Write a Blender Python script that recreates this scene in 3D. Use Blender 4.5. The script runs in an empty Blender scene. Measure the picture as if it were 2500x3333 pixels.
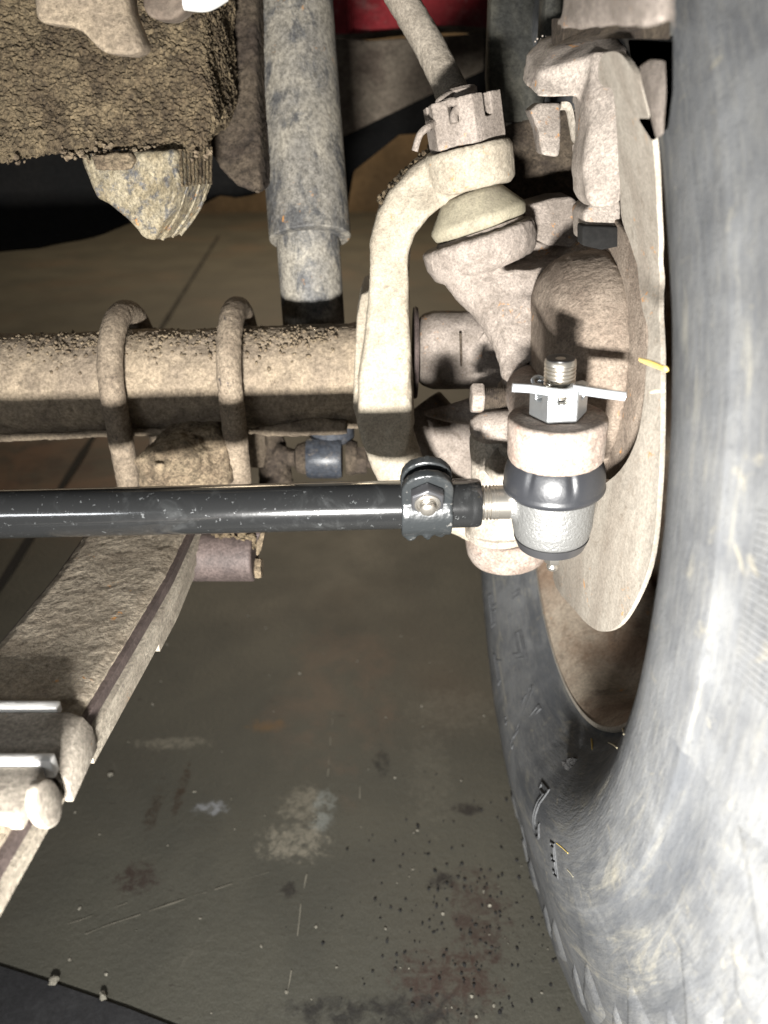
import bpy, bmesh, math, random
from mathutils import Vector as V, Matrix, noise
random.seed(7)
S = bpy.context.scene
COL = S.collection
# ---------------------------------------------------------------- camera, world, lamp
CAMZ = 0.58; PITCH = math.radians(28.5); FPX = 2407.0
cs, sn = math.cos(PITCH), math.sin(PITCH)
cam_d = bpy.data.cameras.new('camera'); cam = bpy.data.objects.new('camera', cam_d); COL.objects.link(cam)
cam.location = (0, 0, CAMZ); cam.rotation_euler = (math.radians(90) - PITCH, 0, 0)
cam_d.sensor_fit = 'VERTICAL'; cam_d.sensor_height = 36.0; cam_d.lens = 36.0 * FPX / 3333.0
cam_d.clip_start = 0.01; cam_d.clip_end = 60
cam_d.dof.use_dof = True; cam_d.dof.focus_distance = 0.40; cam_d.dof.aperture_fstop = 7.6
S.camera = cam
def P(u, v, d):
    x = (u - 1250) / FPX * d; y = -(v - 1667) / FPX * d
    return V((x, d * cs + y * sn, CAMZ - d * sn + y * cs))
def RAY(u, v):
    return P(u, v, 1.0) - V((0, 0, CAMZ))
def onX(u, v, X): r = RAY(u, v); return V((0, 0, CAMZ)) + r * (X / r.x)
def onY(u, v, Y): r = RAY(u, v); return V((0, 0, CAMZ)) + r * (Y / r.y)
def onZ(u, v, Z): r = RAY(u, v); return V((0, 0, CAMZ)) + r * ((Z - CAMZ) / r.z)
w = bpy.data.worlds.new('World'); S.world = w; w.use_nodes = True
w.node_tree.nodes['Background'].inputs[0].default_value = (0.95, 0.93, 0.90, 1)
w.node_tree.nodes['Background'].inputs[1].default_value = 0.032
ld = bpy.data.lights.new('work_light', 'AREA'); lamp = bpy.data.objects.new('work_light', ld); COL.objects.link(lamp)
ld.energy = 11.6; ld.spread = math.radians(140); ld.shape = 'RECTANGLE'; ld.size = 0.08; ld.size_y = 0.026; ld.color = (1.0, 0.98, 0.945)
lamp.location = (-0.045, -0.17, 0.403)
s_d = bpy.data.lights.new('fill_strip', 'AREA'); s_l = bpy.data.objects.new('fill_strip', s_d); COL.objects.link(s_l)  # unseen soft fill, added to brighten the tyre, rim and shield
s_d.energy = 1.05; s_d.shape = 'RECTANGLE'; s_d.size = 0.30; s_d.size_y = 0.04; s_d.color = (0.95, 0.98, 1.0); s_l.location = (-0.42, -0.06, 0.56)
s_l.rotation_euler = (V((0.08, 0.40, 0.30)) - s_l.location).to_track_quat('-Z', 'Y').to_euler()
g_d = bpy.data.lights.new('garage_light', 'AREA'); g_l = bpy.data.objects.new('garage_light', g_d); COL.objects.link(g_l)
g_d.energy = 55.0; g_d.size = 1.2; g_d.color = (1.0, 0.80, 0.55); g_l.location = (-0.3, 3.6, 1.9)
lamp.rotation_euler = (V((0.06, 0.48, 0.40)) - lamp.location).to_track_quat('-Z', 'Y').to_euler()
S.view_settings.view_transform = 'Standard'; S.view_settings.look = 'None'; S.view_settings.exposure = 0.0
S.cycles.max_bounces = 6
try: S.cycles.use_denoising = True
except Exception: pass

# ---------------------------------------------------------------- materials
def nt(name):
    m = bpy.data.materials.new(name); m.use_nodes = True
    t = m.node_tree; t.nodes.clear()
    o = t.nodes.new('ShaderNodeOutputMaterial'); b = t.nodes.new('ShaderNodeBsdfPrincipled')
    t.links.new(b.outputs[0], o.inputs[0])
    g = t.nodes.new('ShaderNodeNewGeometry')
    return m, t, b, g.outputs['Position']
def c4(c): return (c[0], c[1], c[2], 1)
def noi(t, pos, scale, detail=4, rough=0.6, dist=0.0, stretch=None):
    n = t.nodes.new('ShaderNodeTexNoise'); n.inputs['Scale'].default_value = scale; n.inputs['Detail'].default_value = detail
    n.inputs['Roughness'].default_value = rough; n.inputs['Distortion'].default_value = dist
    if stretch:
        mp = t.nodes.new('ShaderNodeMapping'); mp.inputs['Scale'].default_value = stretch
        t.links.new(pos, mp.inputs[0]); pos = mp.outputs[0]
    t.links.new(pos, n.inputs['Vector']); return n.outputs['Fac']
def ramp(t, fac, a, b, smooth=True):
    n = t.nodes.new('ShaderNodeMapRange'); n.inputs[1].default_value = a; n.inputs[2].default_value = b
    if smooth: n.interpolation_type = 'SMOOTHSTEP'
    t.links.new(fac, n.inputs[0]); return n.outputs[0]
def mix(t, fac, a, b, mode='MIX'):
    n = t.nodes.new('ShaderNodeMix'); n.data_type = 'RGBA'; n.blend_type = mode
    for s, val in ((n.inputs[0], fac), (n.inputs[6], a), (n.inputs[7], b)):
        if hasattr(val, 'is_linked'): t.links.new(val, s)
        else: s.default_value = val if isinstance(val, (int, float)) else c4(val)
    return n.outputs[2]
def mth(t, op, a, b=0.5):
    n = t.nodes.new('ShaderNodeMath'); n.operation = op
    for s, val in ((n.inputs[0], a), (n.inputs[1], b)):
        if hasattr(val, 'is_linked'): t.links.new(val, s)
        else: s.default_value = val
    return n.outputs[0]
def bump(t, b, h, dist, strength=1.0):
    n = t.nodes.new('ShaderNodeBump'); n.inputs['Strength'].default_value = strength; n.inputs['Distance'].default_value = dist
    t.links.new(h, n.inputs['Height'])
    prev = b.inputs['Normal']
    if prev.is_linked: t.links.new(prev.links[0].from_socket, n.inputs['Normal'])
    t.links.new(n.outputs[0], b.inputs['Normal'])
def topness(t):
    g = t.nodes.new('ShaderNodeNewGeometry'); s = t.nodes.new('ShaderNodeSeparateXYZ')
    t.links.new(g.outputs['True Normal'], s.inputs[0]); return s.outputs[2]
def dirty(name, c1, c2, dark, sc=60, grain=700, speck=0.35, rust=0.0, rough=0.85, bd=0.0006, grain_amt=0.22, metal=0.0, stretch=None, under=None, under_lo=0.5, under_hi=0.62):
    m, t, b, pos = nt(name)
    n1 = noi(t, pos, sc, 5, 0.65, 0.3, stretch)
    col = mix(t, ramp(t, n1, 0.36, 0.64), c1, c2)
    if under:
        n4 = noi(t, pos, sc * 1.7, 7, 0.72, 0.2, stretch)
        um = ramp(t, n4, under_lo, under_hi)
        col = mix(t, um, col, under)
    col = mix(t, mth(t, 'MULTIPLY', ramp(t, noi(t, pos, sc * 2.3, 7, 0.74, 0.5), 0.53, 0.70), min(1, 0.25 + speck * 0.45)), col, dark)
    n2 = noi(t, pos, grain * 1.1, 5, 0.8)
    col = mix(t, ramp(t, noi(t, pos, sc * 5, 4, 0.7), 0.34, 0.66), mix(t, 1.0, col, (1 - grain_amt * .55,) * 3, 'MULTIPLY'), col)
    col = mix(t, ramp(t, n2, 0.34, 0.66), mix(t, 1.0, col, (1 - min(.65, grain_amt * 1.6),) * 3, 'MULTIPLY'), col)
    n3 = noi(t, pos, grain * 0.8, 4, 0.75, 0.2)
    col = mix(t, mth(t, 'MULTIPLY', ramp(t, n3, 0.61, 0.70), speck), col, dark)
    if rust > 0:
        n5 = noi(t, pos, 130, 5, 0.75, 0.5); n6 = noi(t, pos, 28, 2)
        rm = mth(t, 'MULTIPLY', ramp(t, n5, 0.60, 0.68), ramp(t, n6, 0.56 - 0.08 * rust, 0.66 - 0.05 * rust))
        col = mix(t, rm, col, (0.42, 0.19, 0.045))
    t.links.new(col, b.inputs['Base Color'])
    b.inputs['Roughness'].default_value = rough; b.inputs['Metallic'].default_value = metal
    b.inputs['Specular IOR Level'].default_value = 0.25
    h = mth(t, 'ADD', mth(t, 'MULTIPLY', n2, 0.7), mth(t, 'MULTIPLY', n3, 1.0))
    bump(t, b, h, bd * 0.55)
    return m
M = {}
M['cast'] = dirty('dusty_cast_iron', (0.345, 0.295, 0.255), (0.235, 0.198, 0.168), (0.10, 0.075, 0.055), 45, 650, 0.42, 0.6, 0.8, 0.0010, 0.28)
M['cast_yoke'] = dirty('pale_dusty_forging', (0.42, 0.37, 0.29), (0.33, 0.285, 0.22), (0.12, 0.09, 0.06), 45, 600, 0.42, 0.6, 0.8, 0.0008, 0.24)
M['axle'] = dirty('tan_mud_film', (0.335, 0.268, 0.19), (0.235, 0.187, 0.138), (0.05, 0.035, 0.025), 26, 420, 0.65, 0.0, 0.9, 0.0016, 0.3)
M['caliper'] = dirty('rust_spotted_caliper_iron', (0.38, 0.33, 0.285), (0.28, 0.24, 0.205), (0.13, 0.095, 0.075), 30, 650, 0.4, 1.2, 0.75, 0.0008, 0.3)
M['hub'] = dirty('brown_dusty_hub', (0.29, 0.235, 0.185), (0.19, 0.148, 0.115), (0.075, 0.055, 0.042), 36, 600, 0.6, 0.2, 0.85, 0.0012, 0.3)
M['mud'] = dirty('dry_mud_crust', (0.30, 0.235, 0.155), (0.20, 0.15, 0.10), (0.03, 0.022, 0.016), 60, 330, 0.9, 0.0, 0.95, 0.003, 0.5)
M['crust'] = dirty('oily_dirt_crust', (0.21, 0.16, 0.095), (0.11, 0.08, 0.048), (0.018, 0.013, 0.01), 50, 240, 0.95, 0.0, 0.8, 0.0045, 0.65, stretch=(1.2, 1.2, 0.7))
M['crustdark'] = dirty('dark_dirt_film', (0.11, 0.085, 0.06), (0.06, 0.045, 0.034), (0.015, 0.012, 0.01), 30, 320, 0.7, 0.0, 0.85, 0.002, 0.4)
M['shock'] = dirty('worn_dusty_paint', (0.34, 0.31, 0.255), (0.225, 0.21, 0.185), (0.045, 0.04, 0.035), 34, 330, 0.75, 0.2, 0.6, 0.0005, 0.35, stretch=(1, 1, 0.5), under=(0.105, 0.104, 0.103), under_lo=0.46, under_hi=0.62)
M['ubolt'] = dirty('dusty_steel_rod', (0.30, 0.24, 0.175), (0.21, 0.165, 0.12), (0.07, 0.05, 0.04), 50, 480, 0.5, 0.0, 0.85, 0.0013, 0.35, under=(0.12, 0.10, 0.09), under_lo=0.60, under_hi=0.66)
M['spring'] = dirty('mud_on_leaf_spring', (0.37, 0.315, 0.24), (0.26, 0.215, 0.16), (0.05, 0.035, 0.03), 60, 420, 0.7, 0.1, 0.9, 0.002, 0.3)
M['springedge'] = dirty('bare_spring_edge', (0.46, 0.41, 0.33), (0.31, 0.27, 0.215), (0.06, 0.045, 0.045), 70, 500, 0.6, 0.7, 0.7, 0.0008, 0.3, stretch=(1, 0.35, 1))
M['springbare'] = dirty('purple_brown_steel', (0.115, 0.088, 0.08), (0.075, 0.058, 0.053), (0.04, 0.03, 0.03), 60, 500, 0.4, 0.0, 0.6, 0.0006, 0.3)
M['clip'] = dirty('pale_clip_paint', (0.46, 0.41, 0.34), (0.34, 0.30, 0.25), (0.12, 0.09, 0.075), 60, 500, 0.4, 0.6, 0.7, 0.0006, 0.3)
M['shield'] = dirty('brushed_dusty_plate', (0.36, 0.325, 0.275), (0.285, 0.25, 0.208), (0.12, 0.085, 0.055), 44, 500, 0.4, 1.0, 0.62, 0.0004, 0.2, stretch=(1, 1, 0.3))
M['rim'] = dirty('brown_dirty_rim', (0.37, 0.31, 0.24), (0.21, 0.145, 0.10), (0.04, 0.03, 0.025), 17, 420, 0.7, 0.3, 0.7, 0.0005, 0.25)
M['boot'] = dirty('yellowed_rubber', (0.36, 0.325, 0.235), (0.28, 0.25, 0.185), (0.12, 0.10, 0.07), 40, 600, 0.5, 0.0, 0.7, 0.0006, 0.2)
M['hose'] = dirty('dusty_rubber_hose', (0.36, 0.315, 0.255), (0.29, 0.25, 0.20), (0.10, 0.08, 0.06), 60, 560, 0.5, 0.0, 0.9, 0.0011, 0.3)
M['bump'] = dirty('stained_rubber_block', (0.36, 0.31, 0.215), (0.25, 0.205, 0.13), (0.05, 0.04, 0.04), 75, 480, 0.6, 0.5, 0.75, 0.001, 0.4, under=(0.125, 0.122, 0.12), under_lo=0.50, under_hi=0.64)
M['plate'] = dirty('dim_dusty_panel', (0.24, 0.20, 0.155), (0.13, 0.10, 0.078), (0.05, 0.04, 0.03), 16, 200, 0.5, 0.0, 0.85, 0.0004, 0.25)
M['strip'] = dirty('streaked_dark_panel', (0.10, 0.095, 0.075), (0.04, 0.04, 0.036), (0.015, 0.015, 0.015), 22, 260, 0.7, 0.0, 0.7, 0.0004, 0.3, stretch=(1, 1, 0.3))
M['dark'] = dirty('near_black', (0.012, 0.011, 0.010), (0.008, 0.008, 0.008), (0.003, 0.003, 0.003), 10, 200, 0.4, 0.0, 0.9, 0.0004, 0.3)  # near black: shade of the far gap and depths put into the colour
M['bushing'] = dirty('worn_black_sleeve', (0.055, 0.06, 0.07), (0.035, 0.04, 0.05), (0.16, 0.13, 0.10), 60, 300, 0.6, 0.0, 0.35, 0.0003, 0.3)
M['ringarm'] = dirty('rust_speckled_forging', (0.37, 0.315, 0.27), (0.29, 0.225, 0.185), (0.17, 0.09, 0.065), 60, 520, 0.6, 0.7, 0.75, 0.0006, 0.3, under=(0.30, 0.17, 0.13), under_lo=0.58, under_hi=0.70)
M['red'] = dirty('red_body_paint', (0.36, 0.035, 0.045), (0.27, 0.03, 0.035), (0.30, 0.16, 0.15), 9, 120, 0.5, 0.0, 0.5, 0.0002, 0.2, under=(0.30, 0.15, 0.14), under_lo=0.55, under_hi=0.7)
M['wall'] = dirty('brown_far_wall', (0.20, 0.145, 0.09), (0.12, 0.09, 0.06), (0.05, 0.04, 0.03), 1.5, 30, 0.3, 0.0, 0.9, 0.001, 0.2)
M['straw'] = dirty('yellow_straw', (0.62, 0.45, 0.10), (0.55, 0.42, 0.16), (0.3, 0.2, 0.08), 200, 900, 0.2, 0.0, 0.6, 0.0002, 0.1)
M['pale_straw'] = dirty('pale_straw', (0.6, 0.55, 0.42), (0.5, 0.45, 0.3), (0.3, 0.2, 0.08), 200, 900, 0.2, 0.0, 0.6, 0.0002, 0.1)
M['clod'] = dirty('black_clod', (0.03, 0.028, 0.027), (0.015, 0.015, 0.015), (0.005, 0.005, 0.005), 300, 900, 0.5, 0.0, 0.8, 0.001, 0.3)
M['pebble'] = dirty('pale_grit', (0.30, 0.28, 0.23), (0.2, 0.185, 0.15), (0.05, 0.05, 0.05), 300, 900, 0.3, 0.0, 0.9, 0.0005, 0.3)

def simple(name, col, rough, metal=0.0, spec=0.5, grain=0.0, gs=900, dust=0.0, dustc=(0.35, 0.33, 0.3), coat=0.0):
    m, t, b, pos = nt(name)
    b.inputs['Roughness'].default_value = rough; b.inputs['Metallic'].default_value = metal; b.inputs['Specular IOR Level'].default_value = spec
    b.inputs['Base Color'].default_value = c4(col); b.inputs['Coat Weight'].default_value = coat; b.inputs['Coat Roughness'].default_value = 0.12
    if dust > 0:
        f = mth(t, 'MULTIPLY', ramp(t, noi(t, pos, 420, 3, 0.6, 0.5), 0.655, 0.70), 0.8)
        s = mth(t, 'MULTIPLY', ramp(t, noi(t, pos, 30, 6, 0.7, 1.5), 0.52, 0.78), dust)
        fac = mth(t, 'MAXIMUM', mth(t, 'MULTIPLY', f, min(1, dust * 2.5)), s)
        t.links.new(mix(t, fac, col, dustc), b.inputs['Base Color'])
        r = mth(t, 'ADD', mth(t, 'MULTIPLY', fac, 0.5), rough); t.links.new(r, b.inputs['Roughness'])
    if grain > 0: bump(t, b, noi(t, pos, gs, 3, 0.6), grain)
    return m
M['rod'] = simple('glossy_black_paint', (0.0125, 0.0128, 0.013), 0.14, 0, 0.7, 0.00005, 260, 0.12, (0.22, 0.23, 0.23), 0.5)
M['clamp'] = simple('thick_black_paint', (0.018, 0.020, 0.021), 0.28, 0, 0.6, 0.0007, 110, 0.12)
M['rubber'] = simple('new_black_rubber', (0.020, 0.021, 0.024), 0.38, 0, 0.55, 0.0001, 500)
M['socket'] = simple('raw_cast_steel', (0.17, 0.17, 0.165), 0.48, 0.5, 0.5, 0.0007, 600)
M['zinc'] = simple('bright_zinc', (0.50, 0.52, 0.53), 0.33, 0.9, 0.5, 0.0004, 300)
M['pin'] = simple('bright_cotter_wire', (0.62, 0.65, 0.68), 0.36, 0.55, 0.5)
M['strap'] = simple('bright_strap_metal', (0.62, 0.61, 0.59), 0.42, 0.15, 0.5, 0.0003, 200, 0.3, (0.35, 0.3, 0.24))
M['steel'] = simple('bare_steel', (0.50, 0.47, 0.42), 0.28, 0.9)
M['darksteel'] = simple('dark_steel', (0.10, 0.10, 0.105), 0.32, 0.7)
M['studend'] = simple('black_stud_end', (0.015, 0.015, 0.016), 0.35, 0.3)
M['white'] = simple('white_tag', (0.40, 0.40, 0.385), 0.6)

def tyre_mat():
    m, t, b, pos = nt('dusty_grey_tyre_rubber')
    sub = t.nodes.new('ShaderNodeVectorMath'); sub.operation = 'SUBTRACT'; t.links.new(pos, sub.inputs[0]); sub.inputs[1].default_value = (0, WC.y, WC.z)
    sp = t.nodes.new('ShaderNodeSeparateXYZ'); t.links.new(sub.outputs[0], sp.inputs[0])
    rr = mth(t, 'SQRT', mth(t, 'ADD', mth(t, 'MULTIPLY', sp.outputs[1], sp.outputs[1]), mth(t, 'MULTIPLY', sp.outputs[2], sp.outputs[2])))
    an = mth(t, 'ARCTAN2', sp.outputs[2], sp.outputs[1])
    cb = t.nodes.new('ShaderNodeCombineXYZ'); t.links.new(mth(t, 'MULTIPLY', an, 0.045), cb.inputs[0]); t.links.new(rr, cb.inputs[1]); t.links.new(sp.outputs[0], cb.inputs[2])
    pc = cb.outputs[0]                                       # streaks run round the wheel
    n1 = noi(t, pos, 26, 5, 0.65, 0.6); n2 = noi(t, pc, 420, 4, 0.65); n3 = noi(t, pos, 75, 5, 0.7, 0.8); n4 = noi(t, pos, 700, 3)
    col = mix(t, ramp(t, n1, 0.35, 0.65), (0.106, 0.108, 0.110), (0.068, 0.070, 0.073))
    col = mix(t, mth(t, 'MULTIPLY', ramp(t, n2, 0.42, 0.68), 0.45), col, (0.13, 0.128, 0.12))
    col = mix(t, mth(t, 'MULTIPLY', ramp(t, n3, 0.58, 0.76), 0.5), col, (0.25, 0.225, 0.165))
    n6 = noi(t, pc, 70, 6, 0.72, 0.7); n7 = noi(t, pc, 34, 4, 0.6, 0.4)
    col = mix(t, mth(t, 'MULTIPLY', ramp(t, n6, 0.54, 0.70), 0.55), col, (0.22, 0.205, 0.165))
    col = mix(t, mth(t, 'MULTIPLY', ramp(t, n7, 0.54, 0.66), 0.6), col, (0.045, 0.048, 0.053))
    col = mix(t, mth(t, 'MULTIPLY', ramp(t, n4, 0.56, 0.7), 0.4), col, (0.035, 0.037, 0.04))
    t.links.new(col, b.inputs['Base Color']); b.inputs['Roughness'].default_value = 0.82; b.inputs['Specular IOR Level'].default_value = 0.15
    bump(t, b, mth(t, 'ADD', n2, mth(t, 'MULTIPLY', n4, 0.5)), 0.0004)
    return m

def floor_mat():
    m, t, b, pos = nt('stained_grey_floor')
    def blob(x, y, r, soft=0.5, sx=1, sy=1, nz=0.5, ns=60):
        s = t.nodes.new('ShaderNodeVectorMath'); s.operation = 'SUBTRACT'; t.links.new(pos, s.inputs[0]); s.inputs[1].default_value = (x, y, 0)
        s2 = t.nodes.new('ShaderNodeVectorMath'); s2.operation = 'MULTIPLY'; t.links.new(s.outputs[0], s2.inputs[0]); s2.inputs[1].default_value = (1 / (r * sx), 1 / (r * sy), 0)
        l = t.nodes.new('ShaderNodeVectorMath'); l.operation = 'LENGTH'; t.links.new(s2.outputs[0], l.inputs[0])
        d = mth(t, 'ADD', l.outputs['Value'], mth(t, 'MULTIPLY', mth(t, 'SUBTRACT', noi(t, pos, ns, 5, 0.7), 0.5), nz * 4))
        return mth(t, 'MULTIPLY', ramp(t, d, 1.0, 1.0 - soft), ramp(t, noi(t, pos, ns * 1.1, 6, 0.7, 0.8), 0.34, 0.60))
    col = mix(t, ramp(t, noi(t, pos, 5, 6, 0.6, 0.4), 0.3, 0.7), (0.062, 0.059, 0.046), (0.042, 0.041, 0.033))
    col = mix(t, mth(t, 'MULTIPLY', ramp(t, noi(t, pos, 2.2, 3, 0.5), 0.5, 0.72), 0.5), col, (0.085, 0.058, 0.038))
    col = mix(t, mth(t, 'MULTIPLY', ramp(t, noi(t, pos, 38, 6, 0.75, 0.6), 0.60, 0.72), 0.25), col, (0.12, 0.11, 0.09))
    col = mix(t, mth(t, 'MULTIPLY', ramp(t, noi(t, pos, 24, 6, 0.72, 0.4), 0.66, 0.72), 0.85), col, (0.022, 0.017, 0.012))
    col = mix(t, mth(t, 'MULTIPLY', ramp(t, noi(t, pos, 130, 3, 0.6, 0.3, (0.4, 1, 1)), 0.68, 0.74), 0.6), col, (0.02, 0.016, 0.012))
    for (x0, y0, r0, sx, sy, a, cc, ns) in FLOOR_MARKS:
        col = mix(t, mth(t, 'MULTIPLY', blob(x0, y0, r0, 0.55, sx, sy, 0.55, ns), a), col, cc)
    col = mix(t, ramp(t, noi(t, pos, 600, 2), 0.3, 0.7), mix(t, 1.0, col, (0.8, 0.8, 0.8), 'MULTIPLY'), col)
    t.links.new(col, b.inputs['Base Color'])
    t.links.new(ramp(t, noi(t, pos, 9, 4), 0.2, 0.8), b.inputs['Roughness'])
    b.inputs['Roughness'].default_value = 0.6
    mr = t.nodes.new('ShaderNodeMapRange'); mr.inputs[3].default_value = 0.45; mr.inputs[4].default_value = 0.75
    t.links.new(noi(t, pos, 9, 4), mr.inputs[0]); t.links.new(mr.outputs[0], b.inputs['Roughness'])
    bump(t, b, noi(t, pos, 160, 4), 0.0008)
    return m

# ---------------------------------------------------------------- object helpers
WL = {}
def thing(name, label, cat, loc, group=None):
    o = bpy.data.objects.new(name, None); COL.objects.link(o); o.empty_display_size = 0.02
    o.location = loc; WL[o.name] = V(loc); o['label'] = label; o['category'] = cat
    if group: o['group'] = group
    return o
def shade(me, angle=40):
    me.polygons.foreach_set('use_smooth', [True] * len(me.polygons))
    try: me.set_sharp_from_angle(angle=math.radians(angle))
    except Exception: pass
def part(name, me, mat, parent=None, angle=40, label=None):
    if isinstance(me, bmesh.types.BMesh): me = to_mesh(me, name)
    o = bpy.data.objects.new(name, me); COL.objects.link(o)
    if parent is not None:
        off = WL[parent.name]; o.parent = parent
        me.transform(Matrix.Translation(-off)); WL[o.name] = off.copy()
    else: WL[o.name] = V((0, 0, 0))
    me.materials.clear(); me.materials.append(M[mat] if isinstance(mat, str) else mat)
    shade(me, angle)
    if label: o['label'] = label
    return o
def to_mesh(bm, name='m'):
    bmesh.ops.recalc_face_normals(bm, faces=bm.faces)
    me = bpy.data.meshes.new(name); bm.to_mesh(me); bm.free(); return me
TX = {}
def tex(kind, scale, depth=3):
    k = (kind, scale, depth)
    if k not in TX:
        t = bpy.data.textures.new('t', kind); t.noise_scale = scale
        if kind == 'CLOUDS': t.noise_depth = depth
        if kind == 'MUSGRAVE': pass
        TX[k] = t
    return TX[k]
def cook(bm, name, voxel=None, smooth=0, sub=0, bevel=0, seg=2, disp=()):
    """modifiers applied on a scratch object, the finished mesh comes back"""
    me = to_mesh(bm, name) if isinstance(bm, bmesh.types.BMesh) else bm
    o = bpy.data.objects.new('scratch', me); COL.objects.link(o)
    if bevel:
        b = o.modifiers.new('b', 'BEVEL'); b.width = bevel; b.segments = seg; b.limit_method = 'ANGLE'; b.angle_limit = math.radians(35)
    if voxel:
        r = o.modifiers.new('r', 'REMESH'); r.mode = 'VOXEL'; r.voxel_size = voxel
    if smooth:
        s = o.modifiers.new('s', 'SMOOTH'); s.factor = 0.5; s.iterations = smooth
    if sub:
        s = o.modifiers.new('u', 'SUBSURF'); s.levels = sub; s.render_levels = sub; s.subdivision_type = 'SIMPLE'
    for (kind, sc, dep, strength, mid) in disp:
        d = o.modifiers.new('d', 'DISPLACE'); d.texture = tex(kind, sc, dep); d.texture_coords = 'LOCAL'; d.strength = strength; d.mid_level = mid
    dg = bpy.context.evaluated_depsgraph_get()
    out = bpy.data.meshes.new_from_object(o.evaluated_get(dg)); out.name = name
    bpy.data.objects.remove(o); bpy.data.meshes.remove(me)
    return out
def frame(a, xd=None):
    a = V(a).normalized()
    x = V(xd) if xd is not None else (V((1, 0, 0)) if abs(a.x) < 0.8 else V((0, 1, 0)))
    x = (x - a * x.dot(a)).normalized(); y = a.cross(x).normalized()
    return a, x, y
def lathe(bm, O, axis, prof, seg=48, xd=None, fn=None, caps=True):
    a, x, y = frame(axis, xd); O = V(O); rings = []
    for (h, r) in prof:
        ring = []
        for i in range(seg):
            th = 2 * math.pi * i / seg
            rr = r * (fn(th, h) if fn else 1)
            ring.append(bm.verts.new(O + a * h + x * rr * math.cos(th) + y * rr * math.sin(th)))
        rings.append(ring)
    for A, B in zip(rings, rings[1:]):
        for i in range(seg):
            j = (i + 1) % seg; bm.faces.new((A[i], A[j], B[j], B[i]))
    if caps:
        bm.faces.new(list(reversed(rings[0]))); bm.faces.new(rings[-1])
def catmull(pts, n=8):
    out = []; L = len(pts)
    for i in range(L - 1):
        p0, p1, p2, p3 = pts[max(i - 1, 0)], pts[i], pts[i + 1], pts[min(i + 2, L - 1)]
        for k in range(n):
            t = k / n
            out.append(tuple(0.5 * (2 * b + (c - a) * t + (2 * a - 5 * b + 4 * c - d) * t * t + (3 * b - a - 3 * c + d) * t ** 3) for a, b, c, d in zip(p0, p1, p2, p3)))
    out.append(tuple(pts[-1])); return out
def tube(bm, pts, rad, seg=20, n=8, flat=1.0, up=None, roundcap=False):
    """pts: Vectors, rad: number or list, swept circle (or ellipse: flat scales the 'up' direction)"""
    if not isinstance(rad, (list, tuple)): rad = [rad] * len(pts)
    dat = catmull([(*p, r) for p, r in zip(pts, rad)], n) if n > 1 else [(*p, r) for p, r in zip(pts, rad)]
    C = [V(q[:3]) for q in dat]; R = [q[3] for q in dat]
    rings = []; prev = None
    for i in range(len(C)):
        tdir = (C[min(i + 1, len(C) - 1)] - C[max(i - 1, 0)]).normalized()
        if up is not None: x = V(up) - tdir * V(up).dot(tdir)
        elif prev is None: x = tdir.orthogonal()
        else: x = prev - tdir * prev.dot(tdir)
        x.normalize(); prev = x; y = tdir.cross(x)
        rings.append([bm.verts.new(C[i] + x * R[i] * flat * math.cos(2 * math.pi * k / seg) + y * R[i] * math.sin(2 * math.pi * k / seg)) for k in range(seg)])
    for A, B in zip(rings, rings[1:]):
        for i in range(seg):
            j = (i + 1) % seg; bm.faces.new((A[i], A[j], B[j], B[i]))
    bm.faces.new(list(reversed(rings[0]))); bm.faces.new(rings[-1])
def prism(bm, pts, ext):
    n = len(pts); A = [bm.verts.new(p) for p in pts]; B = [bm.verts.new(p + ext) for p in pts]
    bm.faces.new(A); bm.faces.new(list(reversed(B)))
    for i in range(n):
        j = (i + 1) % n; bm.faces.new((A[i], B[i], B[j], A[j]))
def pprism(bm, uv, d, depth, dirn=None, dd=None):
    """outline in photo pixels standing at distance d (dd: per-point distance), real thickness 'depth' away from us"""
    pts = [P(u, v, (dd[i] if dd else d)) for i, (u, v) in enumerate(uv)]
    prism(bm, pts, (V(dirn) if dirn else V((0, 1, 0))).normalized() * depth)
def box(bm, c, h, ax=None):
    c = V(c); X, Y, Z = ax if ax else (V((1, 0, 0)), V((0, 1, 0)), V((0, 0, 1)))
    vs = [bm.verts.new(c + X * h[0] * i + Y * h[1] * j + Z * h[2] * k) for i in (-1, 1) for j in (-1, 1) for k in (-1, 1)]
    for f in ((0, 1, 3, 2), (4, 6, 7, 5), (0, 4, 5, 1), (2, 3, 7, 6), (0, 2, 6, 4), (1, 5, 7, 3)): bm.faces.new([vs[i] for i in f])
def hexprism(bm, O, axis, R, h, xd=None, cham=0.1, topcham=True):
    a, x, y = frame(axis, xd); O = V(O)
    def ring(z, r, n=6): return [bm.verts.new(O + a * z + (x * math.cos(math.pi / 3 * i) + y * math.sin(math.pi / 3 * i)) * r) for i in range(n)]
    rs = [ring(0, R * (1 - cham)), ring(h * 0.12, R), ring(h * 0.86, R), ring(h, R * (1 - cham) if topcham else R)]
    for A, B in zip(rs, rs[1:]):
        for i in range(6): bm.faces.new((A[i], A[(i + 1) % 6], B[(i + 1) % 6], B[i]))
    bm.faces.new(list(reversed(rs[0]))); bm.faces.new(rs[-1])
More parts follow.
